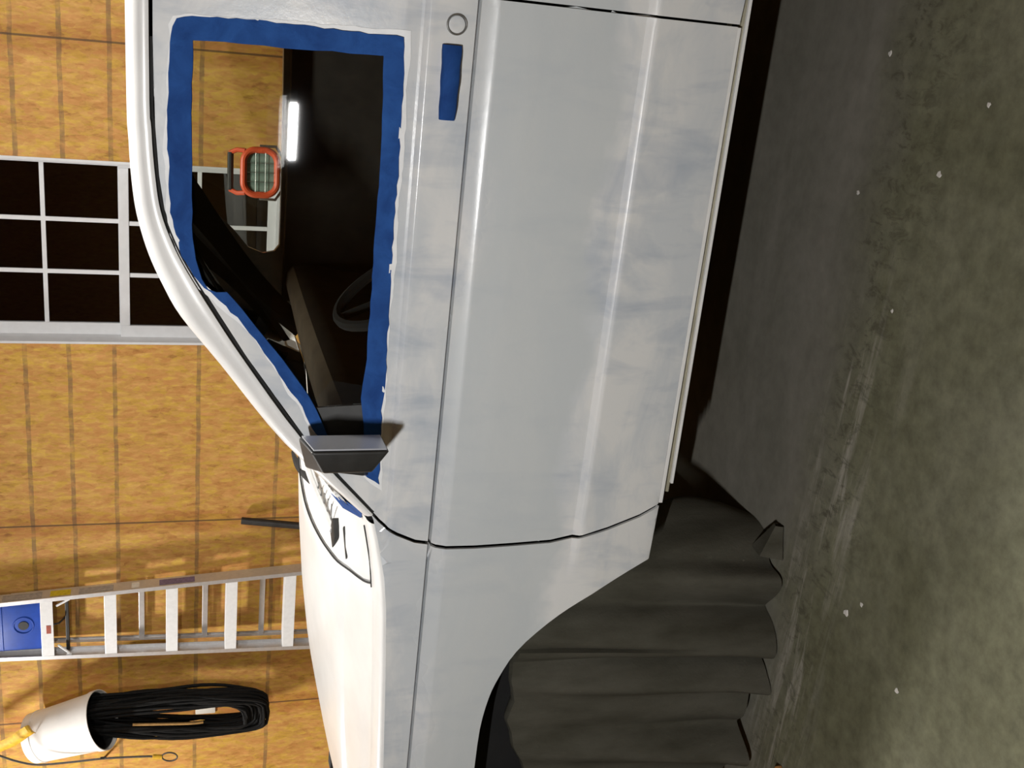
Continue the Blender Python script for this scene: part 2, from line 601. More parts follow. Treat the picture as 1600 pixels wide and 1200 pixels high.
def sash(z0, z1, y):
    b2 = bmesh.new()
    box(b2, (WX0 + T, y, z0), (-1.893, y + .03, z1), .003)
    box(b2, (-1.105, y, z0), (WX1 - T, y + .03, z1), .003)
    box(b2, (-1.893, y, z0), (-1.105, y + .03, z0 + .045), .003)
    box(b2, (-1.893, y, z1 - .045), (-1.105, y + .03, z1), .003)
    s = link_mesh('sash', b2, M['white_trim'], win, smooth=False)
    b2 = bmesh.new()
    for x in (-1.374, -1.633):
        box(b2, (x - .0105, y + .006, z0 + .045), (x + .0105, y + .022, z1 - .045), .002)
    n = 2
    for k in range(1, n):
        z = z0 + .045 + (z1 - z0 - .09) * k / n
        box(b2, (-1.893, y + .007, z - .0105), (-1.105, y + .021, z + .0105), .002)
    link_mesh('muntin_grid', b2, M['muntin'], s, smooth=False)
    b2 = bmesh.new()
    box(b2, (-1.90, y + .012, z0 + .04), (-1.10, y + .016, z1 - .04))
    link_mesh('glass_pane', b2, M['pane'], s, smooth=False)


sash(WZ0 + T, 1.742, SY)
sash(1.702, WZ1 - T, SY + .036)

# ------------------------------------------------------------------ the car
YS = 2.15
TILT = math.tan(math.radians(12.5))
PROF = [(.34, -.05), (.395, -.004), (.402, .006), (.415, .014), (.55, .028), (.602, .034), (.609, .032), (.622, .021), (.70, .022), (.85, .024),
        (.922, .022), (.944, .013), (.9530, .005), (.9545, -.012), (.9580, -.012), (.9595, .0), (1.042, .0), (1.048, -.0008), (1.053, -.004), (1.058, -.009), (1.064, -.0105), (1.09, -.013),
        (1.75, -.013 - .66 * TILT)]
ROWS = sorted({round(z + d, 4) for z, _ in PROF[1:-1] for d in (0, -.005, .005) if d == 0 or z < .94 or z > 1.03})


def off(z):
    return lerp_table(PROF, z)


def ysurf(z, extra=0.0):
    return YS - off(z) - extra


def trace(x, y, extra=0.0):
    """photo pixel -> (X, Z) on the car's near side, whose section is PROF."""
    u, v = 1200 - y, x
    d = FWD * FPX + RGT * (u - 600) - UPV * (v - 800)
    yy = YS
    for _ in range(12):
        z = EYE.z + d.z * yy / d.y
        yy = ysurf(z, extra)
    return (d.x * yy / d.y, EYE.z + d.z * yy / d.y)


def inside(p, poly):
    x, y = p
    c = False
    j = len(poly) - 1
    for i in range(len(poly)):
        xi, yi = poly[i]
        xj, yj = poly[j]
        if (yi > y) != (yj > y) and x < (xj - xi) * (y - yi) / (yj - yi) + xi:
            c = not c
        j = i
    return c


def resample(poly, step):
    out = []
    n = len(poly)
    for i in range(n):
        a, b = Vector(poly[i]), Vector(poly[(i + 1) % n])
        k = max(1, int((b - a).length / step + .5))
        for q in range(k):
            p = a + (b - a) * (q / k)
            out.append((p.x, p.y))
    return out


def edge_dist(p, poly):
    best = 9e9
    px, py = p
    for i in range(len(poly)):
        ax, ay = poly[i - 1]
        bx, by = poly[i]
        dx, dy = bx - ax, by - ay
        t = max(0, min(1, ((px - ax) * dx + (py - ay) * dy) / (dx * dx + dy * dy + 1e-12)))
        best = min(best, (px - ax - t * dx) ** 2 + (py - ay - t * dy) ** 2)
    return math.sqrt(best)


def shift(poly, d):
    """move a polygon outward (d>0) along its normals."""
    area = sum(poly[i - 1][0] * poly[i][1] - poly[i][0] * poly[i - 1][1] for i in range(len(poly)))
    s = 1 if area > 0 else -1
    out = []
    n = len(poly)
    for i in range(n):
        a, p, b = Vector(poly[i - 1]), Vector(poly[i]), Vector(poly[(i + 1) % n])
        n1 = Vector((p.y - a.y, a.x - p.x))
        n2 = Vector((b.y - p.y, p.x - b.x))
        if n1.length < 1e-9:
            n1 = n2.copy()
        if n2.length < 1e-9:
            n2 = n1.copy()
        n1.normalize()
        n2.normalize()
        nn = (n1 + n2)
        nn.normalize()
        q = p + nn * d * s / max(.5, nn.dot(n1))
        out.append((q.x, q.y))
    return out


def panel(name, outline, holes, mat, parent, thick=.012, step=.03, gx=.05, extra=0.0, far=False, yfun=None):
    outline = resample(outline, step)
    holes = [resample(h, step) for h in holes]
    def cut_rows(poly):
        out = []
        for i_, a_ in enumerate(poly):
            b_ = poly[(i_ + 1) % len(poly)]
            out.append(a_)
            hits = []
            for z_, _o in PROF[1:-1]:
                if (a_[1] - z_) * (b_[1] - z_) < 0 and min(abs(a_[1] - z_), abs(b_[1] - z_)) > 4e-4:
                    t_ = (z_ - a_[1]) / (b_[1] - a_[1])
                    hits.append((t_, (a_[0] + (b_[0] - a_[0]) * t_, z_)))
            out += [p_ for _t, p_ in sorted(hits)]
        return out

    outline = cut_rows(outline)
    holes = [cut_rows(h) for h in holes]
    loops = [outline] + holes
    vs, es = [], []
    for lp in loops:
        b = len(vs)
        vs += [Vector(p) for p in lp]
        es += [(b + i, b + (i + 1) % len(lp)) for i in range(len(lp))]
    xs = [p[0] for p in outline]
    zs = [p[1] for p in outline]
    rows = [z for z in ROWS if min(zs) < z < max(zs)]
    z = min(zs)
    while z < max(zs):
        if all(abs(z - q) > .02 for q in rows):
            rows.append(z)
        z += .045
    for z in rows:
        x = min(xs) + gx * .37
        while x < max(xs):
            p = (x, z)
            if inside(p, outline) and not any(inside(p, h) for h in holes) and all(edge_dist(p, lp) > .004 for lp in loops):
                vs.append(Vector(p))
            x += gx
    rv, re, rf, *_ = delaunay_2d_cdt(vs, es, [], 0, 1e-5)
    bm = bmesh.new()
    bv = []
    for p in rv:
        y = (yfun or (lambda X, Z: ysurf(Z, extra)))(p.x, p.y)
        if far:
            y = 2 * YMID - y
        bv.append(bm.verts.new((p.x, y, p.y)))
    for f in rf:
        c = sum((rv[i] for i in f), Vector((0, 0))) / len(f)
        c = (c.x, c.y)
        if inside(c, outline) and not any(inside(c, h) for h in holes):
            try:
                bm.faces.new([bv[i] for i in f])
            except ValueError:
                pass
    for v in [v for v in bm.verts if not v.link_faces]:
        bm.verts.remove(v)
    bm.normal_update()
    flip = [f for f in bm.faces if (f.normal.y > 0) != far]
    bmesh.ops.reverse_faces(bm, faces=flip)
    o = link_mesh(name, bm, mat, parent, angle=28, recalc=False)
    if thick:
        solid(o, thick)
    return o


YMID = 2.95
car = thing('car', 'white two-door off-road car in patchy primer with blue tape round its window', 'car', (0, 0, 0))

# lines on the near side
DLINE = [(.95, 1.549), (-.2, 1.549), (-.366, 1.545), (-.46, 1.538), (-.526, 1.528), (-.585, 1.507), (-.639, 1.480), (-.72, 1.430),
         (-.82, 1.366), (-.992, 1.242), (-1.161, 1.086)]
front_px = [(580, 800), (592, 813), (604, 824), (620, 834), (648, 845), (676, 851), (740, 854), (800, 850), (860, 845), (900, 838),
            (950, 825), (1000, 805), (1021, 789)]
FRONT = [trace(*p) for p in front_px]
DOORX = -.060
door_outline = [(DOORX - .008, .417), (DOORX, 1.549)] + DLINE[1:-1] + FRONT[:-1] + [(FRONT[-1][0], .409)]
tape_out_px = [(268, 40), (274, 29), (300, 23), (340, 26), (400, 32), (460, 37), (520, 45), (575, 52), (631, 58), (631, 100), (629, 150), (627, 200),
               (622, 260), (617, 330), (612, 400), (608, 480), (603, 560), (600, 610), (596, 640), (593, 700), (591, 756), (575, 745), (545, 722),
               (520, 700), (500, 683), (486, 668), (478, 648), (466, 625), (454, 614), (437, 585), (420, 560), (400, 532), (380, 505), (352, 478), (330, 457),
               (310, 440), (296, 420), (285, 400), (274, 365), (267, 330), (263, 260), (261, 200), (263, 130), (265, 80)]
tape_in_px = [(302, 63), (350, 66), (440, 74), (520, 80), (600, 88), (598, 150), (596, 210), (592, 270), (588, 330), (584, 390), (580, 450),
              (576, 510), (572, 560), (567, 600), (564, 622), (568, 660), (568, 700), (540, 700), (514, 690), (505, 665), (494, 640), (482, 618), (462, 590), (440, 560), (420, 536),
              (400, 510), (378, 484), (355, 456), (338, 456), (326, 452), (316, 436), (306, 405), (300, 370), (300, 330), (300, 280), (299, 200), (300, 130)]
TAPE_OUT = [trace(*p) for p in tape_out_px]
TAPE_IN = [trace(*p) for p in tape_in_px]
HOLE = shift(TAPE_IN, .012)

# --- door
door = panel('front_door', shift(door_outline, -.003), [HOLE], M['paint'], car, .006, .025, .045)
door['label'] = 'sanded door with a smooth grey patch of filler'


def jit(poly, a, step=.02):
    return [(x + random.uniform(-a, a), z + random.uniform(-a, a)) for x, z in resample(poly, step)]


def tape_y(X, Z):
    return ysurf(Z, .0035 + .0015 * math.sin(X * 47 + Z * 13) + .001 * math.sin(Z * 61 - X * 23))


tape = panel('masking_tape', jit(TAPE_OUT, .0022, .018), [jit(TAPE_IN, .0012, .03)], M['tape'], door, .004, .02, .022, yfun=tape_y)
tape['label'] = 'blue masking tape round the window'
smear = []
w_ = .006
for i, p in enumerate(resample(TAPE_OUT, .012)):
    w_ = max(.0008, min(.013, w_ + random.uniform(-.0022, .0022)))
    smear.append((p, w_))
sm_in = [p for p, _ in smear]
ex = shift(sm_in, 1.0)
sm_out = [(p[0] + (q[0] - p[0]) * w, p[1] + (q[1] - p[1]) * w) for (p, w), q in zip(smear, ex)]
panel('primer_smear', sm_out, [shift(sm_in, -.004)], M['smear'], door, 0, .012, .05, extra=.0012)
sail = [trace(*p) for p in [(480, 640), (572, 634), (574, 700), (560, 715), (530, 708), (500, 690)]]
panel('window_glass', shift(HOLE, -.001), [], M['car_glass'], door, 0, .05, .08, extra=-.010)
panel('window_corner_trim', sail, [], M['black'], door, .008, .03, .04, extra=-.006)

# lock, handle
lx, lz = trace(714, 38)
bm = bmesh.new()
lathe(bm, [(0, .0165), (.003, .0172), (.0038, .0185), (.003, .0198), (0, .0205)], (lx, ysurf(lz), lz), (0, -1, 0), 28)
o = link_mesh('lock_cylinder', bm, M['grey_metal'], door)
bm = bmesh.new()
lathe(bm, [(0, .0165), (.002, .0155), (.003, .011), (.0022, .006), (.0022, .0001)], (lx, ysurf(lz), lz), (0, -1, 0), 28)
link_mesh('lock_face', bm, M['paint'], door)
(ha, za), (hb, zb) = trace(706, 70), trace(697, 187)
bm = bmesh.new()
n = 12
rows = []
for i in range(n + 1):
    t = i / n
    x = ha + (hb - ha) * t
    zc = za + (zb - za) * t
    bulge = .020 * math.sin(math.pi * min(1, max(0, .08 + .84 * t))) ** .5
    hh = .0185 - .003 * t + .0006 * math.sin(t * 17)
    yb = ysurf(zc)
    rows.append([(x, yb + .002, zc - hh), (x, yb - bulge * .7, zc - hh), (x, yb - bulge, zc - hh * .72), (x, yb - bulge * 1.04, zc), (x, yb - bulge, zc + hh * .72),
                 (x, yb - bulge * .7, zc + hh), (x, yb + .002, zc + hh)])
grid(bm, rows)
for r in (rows[0], rows[-1]):
    bm.faces.new([bm.verts.new(p) for p in r])
bmesh.ops.remove_doubles(bm, verts=bm.verts[:], dist=1e-4)
o = link_mesh('door_handle', bm, M['tape'], door, angle=50)
o['label'] = 'pull handle wrapped in blue tape'

# --- fender
ZE = [(-2.56, .955), (-2.4, .982), (-2.2, .999), (-1.865, 1.017), (-1.584, 1.031), (-1.408, 1.042), (-1.323, 1.052), (-1.24, 1.069), (-1.18, 1.084)]
arch = [(-1.298, .412), (-1.341, .49), (-1.398, .581), (-1.455, .652), (-1.531, .722), (-1.60, .758), (-1.66, .778), (-1.75, .791), (-1.875, .793)]
arch = smooth_path([(a, 0, b) for a, b in arch], 3)
arch = [(p.x, p.z) for p in arch]
arch_full = arch + [(-3.75 - x, z) for x, z in reversed(arch[:-1])]
front_gap = [(x - .0055, z) for x, z in FRONT]
fender_outline = [(front_gap[-1][0], .408)] + front_gap[::-1][1:] + [(x, z) for x, z in ZE[::-1]] + [(-2.56, .42)] + arch_full[::-1]


def fender_y(X, Z):
    w = max(0, min(1, (-1.20 - X) / .13))
    o_ = off(Z)
    if .56 < Z < .70:
        o_ = o_ * (1 - w) + w * (.0285 + (.022 - .0285) * (Z - .56) / .14)
    return YS - o_


fender = panel('front_fender', fender_outline, [], M['paint'], car, .006, .025, .045, yfun=fender_y)
# the rolled top of the fender, from the shoulder line to the hood gap
bm = bmesh.new()
rows = []
xs = [-2.56, -2.48, -2.4, -2.3, -2.2, -2.1, -2.0, -1.9, -1.8, -1.7, -1.6, -1.5, -1.42, -1.36, -1.3, -1.24, -1.19]
for x in xs:
    z = lerp_table(ZE, x)
    y = ysurf(z)
    r = [(x, y, z - .002), (x, y + .003, z + .005), (x, y + .009, z + .010), (x, y + .022, z + .0135), (x, y + .05, z + .016), (x, y + .085, z + .018), (x, y + .095, z + .010), (x, y + .097, z - .05)]
    rows.append(r)
grid(bm, rows)
ft = link_mesh('fender_top', bm, M['gloss'], car, angle=50)
ft['label'] = 'bright rolled top edge of the front fender'

# --- rear quarter
rq_win = [(.12, 1.13), (.95, 1.13), (.95, 1.45), (.12, 1.45)]
rarch = [(.02 + .0, .408)]
quarter = [(DOORX - .006, .417), (DOORX + .002, 1.549), (1.35, 1.549), (1.5, .9), (1.48, .42), (.98, .42)] + \
          [(.52 + .46 * math.cos(a), .37 + .42 * math.sin(a)) for a in [math.radians(d) for d in range(8, 175, 12)]] + [(.06, .408)]
panel('rear_quarter_panel', quarter, [rq_win], M['paint'], car, .005, .03, .06)
panel('rear_side_glass', shift(rq_win, .004), [], M['car_glass'], car, 0, .1, .12, extra=-.012)

# --- rocker below the door
bm = bmesh.new()
rows = []
for x in [-1.125 + k * .1 for k in range(12)] + [.03]:
    f = .009 + .015 * min(1, max(0, (x + 1.125) / 1.1))
    rows.append([(x, YS + .006, .412 + f), (x, YS + .004, .404 + f), (x, YS + .018, .390 + f), (x, YS + .017, .386 + f), (x, YS + .0, .383 + f),
                 (x, YS - .002, .377 + f), (x, YS + .004, .373 + f), (x, YS + .05, .374 + f), (x, YS + .09, .40 + f)])
grid(bm, rows)
rk = link_mesh('rocker_sill', bm, M['sill'], car, angle=25)
rk['label'] = 'rocker sill under the door, olive light painted on'
bm = bmesh.new()
hull_box(bm, [(-1.10, YS - .009, .3805), (-1.10, YS + .001, .3805), (-1.10, YS + .001, .3870), (-1.10, YS - .009, .3870)],
         [(.05, YS - .009, .3955), (.05, YS + .001, .3955), (.05, YS + .001, .4020), (.05, YS - .009, .4020)], .001)
link_mesh('pinch_flange', bm, M['gloss'], rk)
bm = bmesh.new()
hull_box(bm, [(FRONT[-1][0] + .004, YS - .013, .402), (FRONT[-1][0] + .004, YS + .004, .402), (FRONT[-1][0] + .004, YS + .004, .411), (FRONT[-1][0] + .004, YS - .013, .411)],
         [(DOORX - .012, YS - .013, .411), (DOORX - .012, YS + .004, .411), (DOORX - .012, YS + .004, .420), (DOORX - .012, YS - .013, .420)], .001)
hem = link_mesh('door_hem', bm, M['gloss'], door)

# --- door jamb behind the gaps
ring_o = shift(resample(door_outline, .03), .022)
ring_i = shift(resample(door_outline, .03), -.022)
panel('door_jamb', ring_o, [ring_i], M['under'], car, .004, .04, .08, extra=-.022)

# --- roof, A pillar strip, windshield
SLINE = [(.95, 1.597), (-.211, 1.5955), (-.40, 1.592), (-.50, 1.585), (-.56, 1.575), (-.625, 1.556), (-.685, 1.530), (-.752, 1.493), (-.852, 1.412), (-1.020, 1.277), (-1.174, 1.108)]
bm = bmesh.new()
rows = []
dl = smooth_path([(x, 0, z) for x, z in DLINE], 4)
sl = smooth_path([(x, 0, z) for x, z in SLINE], 4)
pil_in = []
for d, s in zip(dl, sl):
    k = (s.x - dl[0].x) / (sl[-1].x - dl[0].x)
    gd = (s - d)
    yd = ysurf(d.z)
    ys = ysurf(s.z) + .012
    row = []
    row.append((d.x + gd.x * .07, yd + .015, d.z + gd.z * .07))
    row.append((d.x + gd.x * .09, yd - .008, d.z + gd.z * .09))
    row.append((d.x + gd.x * .25, yd - .010, d.z + gd.z * .25))
    row.append((d.x + gd.x * .55, yd - .004, d.z + gd.z * .55))
    row.append((d.x + gd.x * .82, yd + .008, d.z + gd.z * .82))
    row.append((s.x, ys + .012, s.z))
    row.append((s.x + gd.x * .02, ys + .045, s.z + .001))
    row.append((s.x - .002, ys + .065, s.z - .004))
    pil_in.append(Vector(row[-1]))
    rows.append(row)
grid(bm, rows)
ps = link_mesh('roof_rail', bm, M['gloss'], car, angle=45)
ps['label'] = 'bright white roof edge and windshield pillar'
def fardx(x):
    return -.09 * max(0, min(1, (-.42 - x) / .25))


bm = bmesh.new()
grid(bm, [[(x + fardx(x), 2 * YMID - y, z) for x, y, z in r] for r in rows])
link_mesh('roof_rail', bm, M['gloss'], car, angle=45)
# dark drip seam under the rail
bm = bmesh.new()
tube(bm, [(d.x, ysurf(d.z) + .002, d.z) for d in dl[4:]], .0042, 6)
link_mesh('drip_seam', bm, M['rubber'], car)

# roof skin between the rails
cols = [i for i, p in enumerate(sl) if p.x > -.70]
bm = bmesh.new()
rows = []
for i in cols:
    p = pil_in[i]
    r = []
    for q in range(13):
        t = q / 12
        y = p.y - .02 + (2 * YMID - 2 * p.y + .04) * t
        w = 1 - (2 * t - 1) ** 2
        sk = fardx(p.x) * t
        bow = .0 if p.x > -.35 else -.06 * w * min(1, (-.35 - p.x) / .35)
        r.append((p.x + bow + sk, y, p.z + .004 + .014 * w))
    rows.append(r)
grid(bm, rows)
roof = link_mesh('roof_panel', bm, M['gloss'], car)
roof_front = [Vector(p) for p in rows[-1]]
bm = bmesh.new()
grid(bm, [[(x, y, z - .03) for x, y, z in r] for r in rows])
link_mesh('headliner', bm, M['interior'], car)


def ws_base(t):
    """windshield foot, t 0 near .. 1 far"""
    tab = [(0, (-1.182, 2.215, 1.098)), (.10, (-1.265, 2.34, 1.075)), (.25, (-1.345, 2.55, 1.088)), (.5, (-1.41, 2.95, 1.102))]
    s = t if t <= .5 else 1 - t
    for (a, p), (b, q) in zip(tab, tab[1:]):
        if s <= b + 1e-9:
            v = Vector(p).lerp(Vector(q), (s - a) / (b - a))
            break
    return v if t <= .5 else Vector((v.x - .10 * (2 * t - 1), 2 * YMID - v.y, v.z))


bm = bmesh.new()
rows = []
for q in range(13):
    t = q / 12
    a = ws_base(t)
    b = roof_front[q]
    rows.append([a.lerp(b, s / 10) for s in range(11)])
grid(bm, rows)
ws = link_mesh('windshield', bm, M['screen_glass'], car)
# rubber and tape along the foot of the windshield
bm = bmesh.new()
tube(bm, smooth_path([ws_base(t / 20) + Vector((0, 0, .002)) for t in range(0, 21)], 2), .003, 6)
link_mesh('windshield_rubber', bm, M['rubber'], ws)
bm = bmesh.new()
rows = []
for k in range(11):
    t = .02 + .22 * k / 10
    a = ws_base(t)
    up = (roof_front[min(12, int(t * 12))] - a).normalized()
    w = .045 + .012 * math.sin(k * 2.1)
    rows.append([a + Vector((-.004, -.004, .004)), a + up * w + Vector((-.004, -.006, .004))])
grid(bm, rows)
o = link_mesh('masking_tape', bm, M['tape'], ws)
solid(o, .001)

# --- hood
HC = [(-2.62, .90), (-2.55, .955), (-2.48, .990), (-2.35, 1.031), (-2.15, 1.071), (-1.95, 1.098), (-1.75, 1.116), (-1.45, 1.132), (-1.2, 1.14)]


def hood_z(x, y):
    e = lerp_table(ZE, x) + .016
    c = lerp_table(HC, x)
    a = abs(y - YMID) / .70
    base = e + (c - e) * (1 - min(1, a) ** 2.2)
    d = abs(y - YMID)
    rise = .007 * max(0, min(1, (.50 - d) / .012))       # pressed centre panel
    return base + rise


hood_rear_near = [(2.243, -1.395), (2.298, -1.424), (2.38, -1.448), (2.477, -1.472), (2.62, -1.50), (2.864, -1.535), (2.95, -1.54)]


def hood_rear(y):
    yy = y if y <= YMID else 2 * YMID - y
    return lerp_table(hood_rear_near, yy)


ys = [2.243, 2.255, 2.28, 2.32, 2.37, 2.42, 2.436, 2.444, 2.452, 2.462, 2.52, 2.6, 2.7, 2.82, 2.95]
ys = ys + [2 * YMID - y for y in reversed(ys[:-1])]
bm = bmesh.new()
rows = []
for y in ys:
    xr = hood_rear(y)
    nose = -2.50 - .06 * (1 - ((y - YMID) / .72) ** 2)
    r = [(xr + .004, y, hood_z(xr, y) - .02), (xr, y, hood_z(xr, y) - .003)]
    for k in range(19):
        x = xr - .006 + (nose - xr) * k / 18
        r.append((x, y, hood_z(x, y)))
    r.append((nose - .02, y, hood_z(nose, y) - .03))
    r.append((nose - .022, y, hood_z(nose, y) - .09))
    rows.append(r)
rows = [[(x, y + (.002 if i == 0 else 0), z - .03) for x, y, z in rows[0]] if i == 0 else rows[i] for i in range(0, len(rows))] if False else rows
grid(bm, rows)
hood = link_mesh('hood', bm, M['gloss'], car, angle=60)
hood['label'] = 'white hood with raised centre, lit bright from above'
solid(hood, .012)
# dark underside and nose
bm = bmesh.new()
box(bm, (-2.55, 2.30, .50), (-1.38, 3.60, .93), .02)
link_mesh('engine_bay', bm, M['under'], car)
bm = bmesh.new()
box(bm, (-2.62, 2.20, .52), (-2.53, 3.70, .93), .03)
gr = link_mesh('front_grille', bm, M['black'], car)
bm = bmesh.new()
box(bm, (-2.78, 2.14, .38), (-2.62, 3.76, .56), .04)
link_mesh('front_bumper', bm, M['black'], car)
# far hood corner rubber seen at the frame edge
bm = bmesh.new()
box(bm, (-2.565, 2.98, .945), (-2.515, 3.03, 1.004), .008)
link_mesh('hood_latch_tab', bm, M['rubber'], hood)

bm = bmesh.new()
tube(bm, smooth_path([(hood_rear(y_) + .0045, y_, hood_z(hood_rear(y_), y_) + .0005) for y_ in (2.243, 2.29, 2.34, 2.40, 2.48, 2.56, 2.66, 2.80, 2.95, 3.10, 3.25)], 3), .0024, 6)
link_mesh('hood_seal', bm, M['rubber'], car)
bm = bmesh.new()
tube(bm, smooth_path([(x_, 2.240, lerp_table(ZE, x_) + .019) for x_ in (-1.235, -1.28, -1.33, -1.38, -1.40)], 3), .0019, 6)
link_mesh('cowl_seal', bm, M['rubber'], car)

# --- cowl between windshield and hood, with vent slots
bm = bmesh.new()
rows = []
for q in range(25):
    t = q / 24
    a = ws_base(t)
    yb = min(max(a.y, 2.245), 2 * YMID - 2.245)
    a = Vector((a.x - .005, yb, a.z - .004))
    xr = hood_rear(yb) + .007
    b = Vector((xr, yb, hood_z(xr, yb) - .006))
    if b.x > a.x - .02:
        b.x = a.x - .02
    rows.append([a, a.lerp(b, .15) - Vector((0, 0, .006)), a.lerp(b, .5) - Vector((0, 0, .006)), a.lerp(b, .85) - Vector((0, 0, .003)), b, b - Vector((0, 0, .05))])
grid(bm, rows)
cowl = link_mesh('cowl_panel', bm, M['gloss'], car, angle=40)
for k in range(5):
    bm = bmesh.new()
    y = 2.64 + k * .05
    t = (y - 2.225) / (2 * (YMID - 2.225))
    a = ws_base(t)
    xr = hood_rear(y)
    zc = (a.z + hood_z(xr, y)) / 2 - .003
    box(bm, (xr + .035, y - .004, zc - .002), (a.x - .035, y + .004, zc + .0005))
    link_mesh('vent_slot', bm, M['grey_metal'], cowl)
# wiper
wiper = thing('windshield_wiper', 'x', 'x')
for kk in ('label', 'category'):
    del wiper[kk]
wiper.parent = car
bm = bmesh.new()
rz = Matrix.Rotation(math.radians(-25), 3, 'Z')
box(bm, (-1.470, 2.545, 1.078), (-1.415, 2.610, 1.108), .006, rz)
box(bm, (-1.425, 2.44, 1.078), (-1.412, 2.53, 1.090), .004, Matrix.Rotation(math.radians(-35), 3, 'Z'))
o = link_mesh('wiper_pivot', bm, M['black'], wiper)
bm = bmesh.new()
tube(bm, smooth_path([(-1.44, 2.59, 1.104), (-1.44, 2.72, 1.114), (-1.445, 2.88, 1.122), (-1.45, 3.02, 1.126)], 4), .009, 6)
link_mesh('wiper_arm', bm, M['gloss'], wiper)
bm = bmesh.new()
bp = smooth_path([(-1.47, 2.93, 1.122), (-1.515, 3.08, 1.122), (-1.565, 3.25, 1.122), (-1.625, 3.48, 1.114)], 4)
tube(bm, bp, [.003 + .009 * math.sin(math.pi * (i_ + .5) / len(bp)) for i_ in range(len(bp))], 6)
link_mesh('wiper_blade', bm, M['rubber'], wiper)

# --- door mirror
mir = thing('side_mirror', 'x', 'x')
for kk in ('label', 'category'):
    del mir[kk]
mir.parent = car
mir['label'] = 'black side mirror'


MB_IN, MB_OUT = 2.125, 2.005
bm = bmesh.new()
rear = [(-.960, MB_IN, 1.085), (-.939, MB_OUT, 1.092), (-.939, MB_OUT, 1.250), (-.960, MB_IN, 1.262)]
front = [(-1.030, MB_IN, 1.105), (-.990, MB_OUT + .008, 1.125), (-.990, MB_OUT + .008, 1.222), (-1.030, MB_IN, 1.245)]
hull_box(bm, rear, front, .007)
link_mesh('mirror_housing', bm, M['black'], mir, angle=50)
bm = bmesh.new()
c = sum((Vector(p) for p in rear), Vector()) / 4
nr = (Vector(rear[1]) - Vector(rear[0])).cross(Vector(rear[3]) - Vector(rear[0])).normalized()
if nr.x < 0:
    nr = -nr
q = [c + (Vector(p) - c) * .92 + nr * .0015 for p in rear]
q2 = [p + nr * .003 for p in q]
hull_box(bm, q, q2)
o = link_mesh('mirror_glass', bm, M['mirror'], mir)
o['label'] = 'silvery mirror glass'
bm = bmesh.new()
hull_box(bm, [(-1.075, 2.172, 1.10), (-1.0, 2.172, 1.10), (-1.0, 2.185, 1.19), (-1.05, 2.185, 1.19)],
         [(-1.05, 2.12, 1.12), (-.99, 2.12, 1.12), (-.99, 2.12, 1.19), (-1.04, 2.12, 1.19)], .004)
link_mesh('mirror_arm', bm, M['black'], mir)

# --- far side, interior, underbody
def far_trace(x, y, Y):
    u, v = 1200 - y, x
    d = FWD * FPX + RGT * (u - 600) - UPV * (v - 800)
    t = Y / d.y
    return (d.x * t, EYE.z + d.z * t)


FAR_HOLE = [far_trace(*p, 3.70) for p in [(303, 298), (330, 322), (364, 356), (386, 384), (410, 395), (428, 393), (436, 384), (438, 330), (441, 200), (443, 60), (445, -40)]]
FAR_HOLE += [(-.13, 1.30), (-.13, 1.46), (-.16, 1.495), (-.60, 1.495), (-.70, 1.475)]
far_outline = [(x + fardx(x), z) for x, z in door_outline]
far_door = panel('far_door', far_outline, [FAR_HOLE], M['paint'], car, .012, .05, .08, far=True)
panel('far_window_glass', FAR_HOLE, [], M['car_glass'], car, 0, .05, .1, extra=-.008, far=True)
bm = bmesh.new()
box(bm, (-1.15, 3.655, .45), (.0, 3.70, 1.150), .015)
link_mesh('far_door_trim', bm, M['interior'], car)
bm = bmesh.new()
box(bm, (-1.05, 2.185, .45), (-.06, 2.24, 1.075), .015)
link_mesh('door_trim', bm, M['interior'], car)
fo2 = [p for p in fender_outline]
panel('far_fender', fo2, [], M['paint'], car, .01, .05, .09, far=True)
bm = bmesh.new()
rows = []
for x in xs:
    z = lerp_table(ZE, x)
    y = ysurf(z)
    rows.append([(x, 2 * YMID - p, q) for p, q in ((y, z - .002), (y + .009, z + .010), (y + .05, z + .016), (y + .097, z + .01))])
grid(bm, rows)
link_mesh('far_fender_top', bm, M['gloss'], car, angle=50)
panel('far_quarter_panel', quarter, [rq_win], M['paint'], car, .012, .05, .1, far=True)
bm = bmesh.new()
box(bm, (1.36, 2.22, .40), (1.50, 3.68, 1.0), .03)
box(bm, (1.36, 2.24, 1.0), (1.42, 2.36, 1.58), .02)
box(bm, (1.36, 3.54, 1.0), (1.42, 3.66, 1.58), .02)
box(bm, (.9, 2.30, 1.55), (1.42, 3.60, 1.60), .02)
link_mesh('tailgate', bm, M['gloss'], car)
bm = bmesh.new()
box(bm, (-1.15, 2.22, .41), (.06, 3.68, .47))
box(bm, (.06, 2.58, .41), (1.40, 3.32, .80))
box(bm, (.04, 2.22, .44), (.07, 3.68, .82))
box(bm, (-1.25, 3.40, .16), (.0, 3.66, .42))  # added low box, keeps far-side light off the floor under the car
box(bm, (-2.5, 2.62, .30), (1.2, 2.72, .40))
box(bm, (-2.5, 3.18, .30), (1.2, 3.28, .40))
box(bm, (-1.28, 2.22, .40), (-1.22, 3.68, 1.03))
link_mesh('underbody_and_light_block', bm, M['under'], car)
# inner wheel arch liner
bm = bmesh.new()
rows = []
for x, z in arch_full:
    k = 1.01
    rows.append([(-1.875 + (x + 1.875) * k, yy, z * 1.005) for yy in (2.165, 2.35, 2.58)])
grid(bm, rows)
box(bm, (-2.45, 2.58, .38), (-1.28, 2.60, .80))
link_mesh('wheel_arch_liner', bm, M['under'], car)
